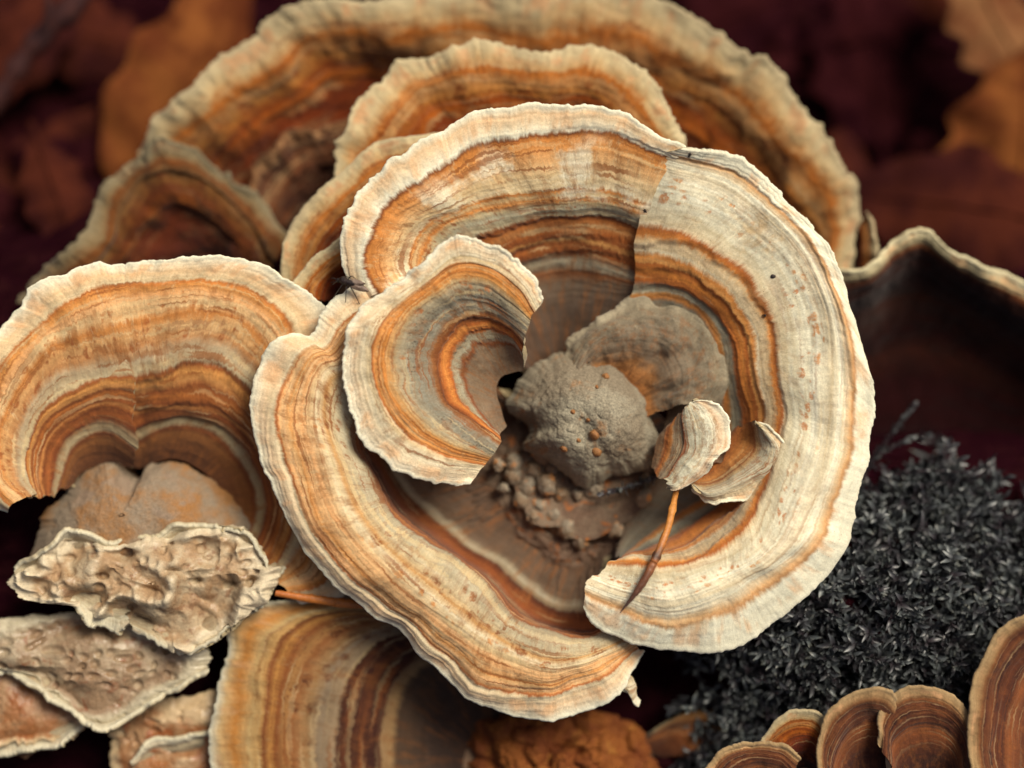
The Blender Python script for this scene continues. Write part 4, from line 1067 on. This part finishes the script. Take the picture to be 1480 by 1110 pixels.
obj('right_lobe', cap_mesh('right_lobe', [0, .45, .85, 1], [
    [(1300, 1160), (1308, 1145), (1322, 1138), (1340, 1136), (1358, 1140), (1375, 1150), (1385, 1170)],
    [(1290, 1115), (1294, 1080), (1312, 1058), (1342, 1052), (1370, 1062), (1388, 1090), (1398, 1150)],
    [(1284, 1090), (1284, 1045), (1304, 1020), (1340, 1014), (1376, 1026), (1400, 1062), (1412, 1140)],
    [(1280, 1082), (1278, 1036), (1300, 1006), (1340, 998), (1382, 1010), (1409, 1052), (1422, 1140)]],
    [-.3, .1, .32, .34], M_U, nu=260, nv=110, seed=517, ruffle=0.04, jag=0.03), None, U23)
obj('stem', stem_mesh('stem', 1295, 1150, -.8, -2.3, .5, .4, M_STEM, 5), None, U23)
simple_cap('tall_brown_bracket', 'tall brown bracket with stripes and a pale rounded edge, beyond the twin-lobed fan', 'fungus', [0, .5, .85, 1], [
    [(1520, 1180), (1520, 1120), (1525, 1080), (1535, 1040), (1550, 1000), (1580, 960)],
    [(1460, 1180), (1450, 1095), (1455, 1030), (1475, 980), (1505, 945), (1555, 920)],
    [(1426, 1180), (1418, 1090), (1424, 1010), (1446, 950), (1480, 910), (1535, 885)],
    [(1412, 1180), (1403, 1090), (1408, 1005), (1432, 940), (1468, 898), (1530, 870)]],
    [-.6, .1, .42, .45], M_U, (1530, 1090, -.9, -2.4, .4, .4), nu=260, nv=110, seed=521, ruffle=0.05, ruff_f=1.5, jag=0.03)

# ------------------------------------------------------------------ moss
M_MOSS = NT('moss_leaf')
_t = M_MOSS
_p = _t.n('ShaderNodeTexCoord').outputs['Object']
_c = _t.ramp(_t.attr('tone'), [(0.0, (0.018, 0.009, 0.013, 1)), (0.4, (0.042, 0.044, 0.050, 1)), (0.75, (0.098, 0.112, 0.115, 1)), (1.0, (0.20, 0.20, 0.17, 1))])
_t.l(_c, _t.b.inputs['Base Color'])
_t.b.inputs['Roughness'].default_value = 0.40
_t.b.inputs['Specular IOR Level'].default_value = 0.55
M_MOSS = M_MOSS.m

def moss_leaves(shoots, rs, leaf_l=(0.24, 0.42), leaf_w=0.030, per=14):
    """shoots: list of (base, tip) -> V, F of many slim bent leaves"""
    V, F, T = [], [], []
    base = 0
    for (a, b) in shoots:
        tone = rs.random() * 0.5
        a, b = np.array(a), np.array(b)
        ax = b - a
        L = np.linalg.norm(ax)
        ax = ax / L
        s = np.cross(ax, [0.3, 0.9, 0.2])
        s /= np.linalg.norm(s)
        q = np.cross(ax, s)
        for i in range(per):
            f = (i + 0.5) / per
            p0 = a + ax * L * f
            an = i * 2.4 + rs.uniform(-.3, .3)
            out = s * math.cos(an) + q * math.sin(an)
            side = np.cross(ax, out)
            ll = rs.uniform(*leaf_l) * (1.0 - 0.45 * f)
            w = leaf_w * rs.uniform(0.8, 1.3)
            sp = rs.uniform(0.5, 1.0) * (1 - 0.45 * f)
            d1 = ax * (1 - sp * 0.6) + out * sp
            d1 /= np.linalg.norm(d1)
            bend = rs.uniform(-.75, .9)
            w2 = w * 0.85
            p1 = p0 + d1 * ll * 0.34
            d2 = d1 + (ax * bend - out * bend * 0.5)
            d2 /= np.linalg.norm(d2)
            p2 = p1 + d2 * ll * 0.36
            d3 = d2 + (ax * bend - out * bend * 0.9) + side * rs.uniform(-.3, .3)
            d3 /= np.linalg.norm(d3)
            p3 = p2 + d3 * ll * 0.36
            k1 = np.cross(side, d1) * w * 0.55
            k2 = np.cross(side, d2) * w * 0.45
            b_ = base
            V += [p0 - side * w * .4, p0 + side * w * .4, p1 - side * w, p1 + k1, p1 + side * w, p2 - side * w2, p2 + k2, p2 + side * w2, p3]
            F += [(b_, b_ + 3, b_ + 2), (b_, b_ + 1, b_ + 3), (b_ + 1, b_ + 4, b_ + 3), (b_ + 2, b_ + 3, b_ + 6), (b_ + 2, b_ + 6, b_ + 5), (b_ + 3, b_ + 4, b_ + 7), (b_ + 3, b_ + 7, b_ + 6), (b_ + 5, b_ + 6, b_ + 8), (b_ + 6, b_ + 7, b_ + 8)]
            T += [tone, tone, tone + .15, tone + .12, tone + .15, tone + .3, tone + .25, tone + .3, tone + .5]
            base += 9
    return np.array(V), np.array(F), {'tone': np.array(T)}

def make_moss():
    rs = random.Random(12)
    shoots = []
    n = 0
    while n < 1900:
        px, py = rs.uniform(990, 1560), rs.uniform(640, 1190)
        edge = 1235 + 25 * math.sin(py * 0.05)
        if py < 672 + 22 * math.sin(px * 0.031) + 14 * math.sin(px * 0.083) + 0.16 * (px - 1235) + rs.gauss(0, 14):
            continue
        if px < 1035 + 20 * math.sin(py * 0.04) and py < 1075:
            if rs.random() < 0.75:
                continue
        z = float(zlog(px, py)) + 0.10 * math.sin(px * 0.045) * math.cos(py * 0.05)
        L = rs.uniform(0.25, 0.62)
        a = at(px, py, z - 0.08)
        b = (a[0] + rs.gauss(0, 0.16), a[1] + rs.gauss(-0.02, 0.16), z + L)
        shoots.append((a, b))
        n += 1
    V, F, T = moss_leaves(shoots, rs)
    o = obj('moss', mesh_np('moss', V, F, T, smooth=True), M_MOSS)
    o['kind'] = 'stuff'
    tag(o, 'dark blue-green carpet of glossy leafy moss right of the rosette', 'moss')
make_moss()

def sprig(label, pts, seed, per=26, group=None, ll=(0.12, 0.2), w=0.03):
    rs = random.Random(seed)
    P = catmull([at(*p) for p in pts], 7)
    t = thing('moss_sprig', label, 'moss', tuple(P[0]), group)
    obj('stalk', tube_mesh('stalk', P, np.linspace(0.025, 0.01, 7), M_MOSS, 6), None, t)
    V, F, T = moss_leaves([(P[i], P[i + 1]) for i in range(6)], rs, ll, w, per // 3)
    obj('foliage', mesh_np('foliage', V, F, T, smooth=True), M_MOSS, t)
sprig('feathery moss sprig leaning over the dark bracket hollow, longest of the sprigs', [(1262, 720, -1.55), (1285, 690, -1.3), (1345, 680, -1.15), (1402, 684, -1.1)], 3)
sprig('short drooping moss sprig at the far end of the moss cushion', [(1380, 745, -1.7), (1405, 712, -1.45), (1425, 708, -1.3), (1436, 735, -1.25)], 5)
sprig('thin moss sprig pointing up beside the rosette rim', [(1232, 700, -1.7), (1262, 665, -1.6), (1300, 640, -1.6), (1345, 628, -1.6)], 7)
sprig('upright wispy moss sprig behind the other sprigs', [(1250, 680, -1.9), (1275, 645, -1.9), (1300, 612, -1.9), (1322, 585, -1.9)], 9)
sprig('dark moss sprig trapped in the funnel beneath the grey knob', [(950, 690, -1.0), (920, 700, -.92), (893, 708, -.86), (868, 715, -.84)], 11, ll=(0.10, 0.16), w=0.035)

# ------------------------------------------------------------------ needles, crumbs
M_NEED = plain_mat('dry_needle', (190, 122, 50), (150, 90, 42), 5.0, 0.45, bump=0.3)
M_NEED2 = plain_mat('needle_dark', (96, 58, 36), (70, 42, 32), 6.0, 0.5, bump=0.3)
def needle_mat(name, stops):
    t = NT(name)
    pos = t.n('ShaderNodeTexCoord').outputs['Object']
    a = t.math('ADD', t.attr('along'), t.math('MULTIPLY', t.math('SUBTRACT', t.noise(pos, 7.0, 3.0), 0.5), 0.12))
    c = t.ramp(a, [(p, lin(q)) for p, q in stops])
    g = t.rng(t.noise(pos, 24.0, 3.0, 0.7), 0.3, 0.7, 0.7, 1.15, False)
    t.l(t.mix(1.0, c, t.vec(g, g, g), 'MULTIPLY'), t.b.inputs['Base Color'])
    t.b.inputs['Roughness'].default_value = 0.5
    t.l(t.bump(t.noise(pos, 18.0, 3.0), 0.4, 0.03), t.b.inputs['Normal'])
    return t.m
def needle(label, pts, r, stops, knots=()):
    n = 60
    P = catmull([at(*p) for p in pts], n)
    f = np.linspace(0, 1, n)
    t = thing('pine_needle', label, 'needle', tuple(P[0]))
    rad = r * np.clip(np.minimum(0.75 + 0.5 * f, (1.02 - f) * 4.5), 0.12, 1.1) * (1 + 0.10 * vnoise(f * 12, 0.5, seed=3))
    for kf in knots:
        rad *= 1 + 0.3 * np.exp(-((f - kf) / 0.015) ** 2)
    m = needle_mat('needle_' + label.split()[0], stops)
    k = int(n * 0.62)
    for nm, a, b in (('shaft', 0, k + 1), ('tip', k, n)):
        me = tube_mesh(nm, P[a:b], rad[a:b], m, 10, 2, 0.12, 0.75)
        at_ = me.attributes.new('along', 'FLOAT', 'POINT')
        at_.data.foreach_set('value', np.repeat(f[a:b], 10).astype(np.float32))
        obj(nm, me, None, t)
needle('dry orange pine needle with a dark tip lying across the lower curl of the rosette', [(981, 690, -.35), (976, 715, -.12), (966, 760, .2), (948, 806, .42), (925, 848, .48), (896, 886, .40)], 0.052, [(0, (176, 110, 46)), (0.3, (190, 128, 60)), (0.52, (170, 106, 48)), (0.585, (66, 42, 32)), (0.63, (140, 84, 44)), (0.72, (104, 62, 40)), (0.85, (92, 60, 46)), (1, (70, 56, 52))], (0.59, 0.3))
needle('straight orange pine needle bridging crust fungus and rosette rim', [(398, 857, -.52), (440, 864, -.55), (490, 871, -.6), (545, 878, -.65)], 0.06, [(0, (170, 96, 40)), (0.5, (194, 116, 46)), (1, (176, 100, 40))], (0.4,))

M_CRUMB = plain_mat('black_crumb', (46, 40, 42), (70, 62, 60), 10.0, 0.8)
for i, (x, y, r, z) in enumerate(((1092, 407, 5, .02), (1112, 363, 3.5, .06), (1117, 400, 3.2, .08), (996, 223, 3, .26), (1106, 456, 2.6, .0), (933, 305, 2.4, .07))):
    m = lump_mesh('crumb', [(x + r * math.cos(a) * (1 + .35 * math.sin(3 * a + i)), y + r * math.sin(a)) for a in np.linspace(0, 2 * PI, 8)[:-1]], z + 0.07, z + 0.03, z - 0.05, M_CRUMB, nu=20, nv=6, bump=0.02, freq=9, seed=600 + i, jag=0.02)
    o = obj('crumb', m)
    if i == 0:
        tag(o, 'largest black crumb on the pale right lobe of the rosette', 'debris')
    elif i == 3:
        tag(o, 'black crumb at the rim where the two upper lobes of the rosette meet', 'debris')
    elif i == 5:
        tag(o, 'black crumb on the seam between the two upper lobes of the rosette', 'debris')
    else:
        tag(o, 'tiny black crumb beside the largest one on the pale right lobe', 'debris', 'black crumbs on the pale lobe')

# ------------------------------------------------------------------ the gnat
def gnat():
    M_B = plain_mat('gnat_body', (24, 16, 20), (38, 26, 26), 12.0, 0.35)
    M_W = plain_mat('gnat_wing', (96, 80, 72), (128, 108, 96), 6.0, 0.3, spec=0.5)
    z = 0.34
    t = thing('gnat', 'tiny black gnat with folded smoky wings perched on the rosette rim', 'insect', at(500, 420, 0.1))
    P = catmull([at(490, 404, z + .02), at(496, 405, z + .05), at(503, 408, z + .03), at(515, 411, z), at(527, 416, z - .04)], 16)
    obj('body', tube_mesh('body', P, [.012, .03, .045, .055, .058, .055, .05, .045, .045, .043, .04, .036, .03, .024, .016, .006], M_B, 12, 1, .05), None, t)
    a = np.array(at(489, 405, z))
    h = tube_mesh('head', [a + np.array(d) for d in ((-.035, .0, 0), (-.025, 0, 0), (0, 0, 0), (.02, 0, 0), (.03, 0, 0))], [.006, .026, .036, .028, .01], M_B, 12)
    head = obj('head', h, None, t)
    for s in (-1, 1):
        q = np.array([(-.03, .01 * s, .01), (-.07, .03 * s, .03), (-.11, .03 * s - .01, .03)])
        obj('antenna', tube_mesh('antenna', a + q, [.006, .005, .003], M_B, 5), None, head)
    for (x1, y1, dz, wd) in ((533, 421, .02, .062), (528, 410, .06, .05)):
        p0, p1 = np.array(at(503, 407, z + .04)), np.array(at(x1, y1, z - .0 + dz))
        ax = p1 - p0
        sd = np.cross(ax / np.linalg.norm(ax), [0, 0, 1.0])
        n, m = 16, 7
        V = []
        for lz in (0.004, -0.004):
            for i in range(n):
                f = i / (n - 1)
                w = wd * (math.sin(PI * min(1, f ** 0.75 * 0.93 + 0.06))) ** 0.7
                for j in range(m):
                    g = j / (m - 1) * 2 - 1
                    V.append(p0 + ax * f + sd * g * w + np.array([0, 0, lz - 0.03 * g * g + 0.004 * math.cos(g * 9)]))
        F = np.concatenate([grid_faces(n, m), grid_faces(n, m)[:, ::-1] + n * m])
        obj('wing', mesh_np('wing', np.array(V), F), M_W, t)
    for (bx, by, mx, my, ex, ey, ez) in ((497, 408, 490, 418, 482, 430, .1), (501, 410, 500, 424, 499.5, 438, .14), (504, 410, 512, 424, 520, 440, .12), (498, 403, 500, 400, 506, 401, .16), (503, 404, 508, 399, 516, 405, .14), (494, 404, 488, 406, 480, 412, .1)):
        Q = catmull([at(bx, by, z), at(mx, my, z + .04), at(ex, ey, ez)], 8)
        obj('leg', tube_mesh('leg', Q, np.linspace(.009, .005, 8), M_B, 6), None, t)
gnat()

# ------------------------------------------------------------------ leaf litter behind
def leaf(label, px, py, z, length, width, ang, tilt, roll, mat, seed, group=None, curl=0.25):
    n, m = 34, 17
    L, Wd = length, width
    f = np.linspace(0, 1, n)[:, None]
    g = np.linspace(-1, 1, m)[None, :]
    w = Wd * np.sin(PI * np.clip(f, 0.001, 1) ** 0.8) ** 0.8 * (1 + 0.10 * np.sin(f * 26 + seed))
    X = (f - 0.5) * L + 0 * g
    Y = g * w
    Z = -curl * (np.abs(g) ** 1.7) * w + 0.10 * L * np.sin(f * PI) + 0.06 * np.sin(f * 30) * np.abs(g) + 0.10 * fbm(X * 1.2 + seed, Y * 1.2, oct=3, seed=seed)
    top = np.stack([X + 0 * Y, Y, Z], -1).reshape(-1, 3)
    bot = top - np.array([0, 0, 0.03])
    F = np.concatenate([grid_faces(n, m), grid_faces(n, m)[:, ::-1] + n * m])
    t = thing('dead_leaf', label, 'leaf', at(px, py, z), group)
    t.rotation_euler = (math.radians(roll), math.radians(tilt), math.radians(ang))
    o = bpy.data.objects.new('blade', mesh_np('blade', np.concatenate([top, bot]), F))
    o.data.materials.append(mat)
    COL.objects.link(o)
    o.parent = t
    mid = np.stack([np.linspace(-.62, .48, 20) * L, 0 * np.linspace(0, 1, 20), np.interp(np.linspace(-.12, .98, 20), np.linspace(0, 1, n), Z[:, m // 2]) + 0.015], -1)
    o = bpy.data.objects.new('midrib', tube_mesh('midrib', mid, np.linspace(.06, .015, 20), mat, 6))
    COL.objects.link(o)
    o.parent = t
LM = [plain_mat('tan_leaf', (120, 72, 38), (80, 40, 24), 0.9, 0.7, bump=0.5, bscale=3.0, spec=0.0), plain_mat('brown_leaf', (70, 33, 24), (46, 20, 20), 0.8, 0.75, bump=0.5, bscale=3.0, spec=0.0),
      plain_mat('dark_leaf', (48, 18, 21), (36, 12, 18), 0.8, 0.8, bump=0.5, bscale=3.0, spec=0.0), plain_mat('pale_leaf', (122, 86, 58), (90, 52, 34), 0.8, 0.7, bump=0.5, bscale=3.0, spec=0.0),
      plain_mat('maroon_leaf', (60, 26, 24), (42, 16, 20), 0.8, 0.8, bump=0.5, bscale=3.0, spec=0.0)]
leaf('tan dead leaf standing upright behind the russet back bracket', 262, 105, -5.6, 4.6, 1.0, 60, 10, 25, LM[0], 1)
leaf('brown dead leaf under the dark twig', 30, 60, -6.6, 3.2, 1.0, 40, 10, -20, LM[1], 2)
leaf('pale brown dead leaf beside the russet back bracket, edge on to the double bracket', -25, 400, -5.0, 3.4, 0.9, 110, 0, 20, LM[0], 3)
leaf('rounded brown dead leaf standing beyond the dark hollow bracket', 1478, 205, -5.4, 3.4, 1.35, 85, 5, -10, LM[0], 4)
leaf('pale crumpled dead leaf touching the rounded brown leaf', 1420, 25, -5.8, 3.0, 0.8, 125, -10, 20, LM[3], 5)
leaf('reddish dead leaf lying flat behind the rim of the dark hollow bracket', 1400, 310, -5.2, 4.6, 1.2, 170, 5, 10, LM[1], 6)
leaf('dark red dead leaf lying behind the great back bracket', 1060, 20, -6.6, 3.0, 0.9, 20, 0, 15, LM[2], 7)
leaf('curled dark dead leaf between the tan leaf and the twig', 130, 60, -6.8, 2.6, 0.8, -15, 5, -15, LM[1], 8)
leaf('dark dead leaf deep in the gap left of the russet bracket', 70, 210, -7.2, 3.0, 0.9, 10, 0, 10, LM[2], 9)
leaf('dark dead leaf deep in the gap above the reddish leaf', 1250, 90, -7.2, 3.2, 1.0, 100, 0, 10, LM[2], 10)

rl = random.Random(21)
for i in range(22):
    if i < 11:
        px, py = rl.uniform(-60, 170), rl.uniform(-40, 330)
    else:
        px, py = rl.uniform(1000, 1540), rl.uniform(-40, 330)
    leaf('dark dead leaf in the blurred litter far behind the brackets', px, py, float(zlog(px, py)) + rl.uniform(0.15, 0.6), rl.uniform(1.6, 3.2), rl.uniform(0.5, 0.9), rl.uniform(0, 360), rl.uniform(-12, 12), rl.uniform(-20, 20),
         rl.choice([LM[2], LM[4], LM[1]]), 30 + i, 'dark leaves in the litter')
M_TWIG = plain_mat('twig_bark', (64, 30, 26), (42, 18, 22), 3.0, 0.8, bump=0.8)
P = catmull([at(-90, 240, -4.6), at(0, 135, -4.4), at(45, 70, -4.3), at(110, 5, -4.2), at(200, -90, -4.2)], 30)
TW = thing('twig', 'dark knotty twig slanting across the leaf litter', 'twig', tuple(P[0]))
obj('shaft', tube_mesh('shaft', P, 0.16 + 0.035 * np.sin(np.arange(30) * 1.3), M_TWIG, 14, 5, 0.25), None, TW)
P = catmull([at(45, 70, -4.3), at(70, 20, -4.0), at(60, -40, -3.8)], 10)
obj('side_shoot', tube_mesh('side_shoot', P, np.linspace(0.10, 0.05, 10), M_TWIG, 10, 7, 0.2), None, TW)
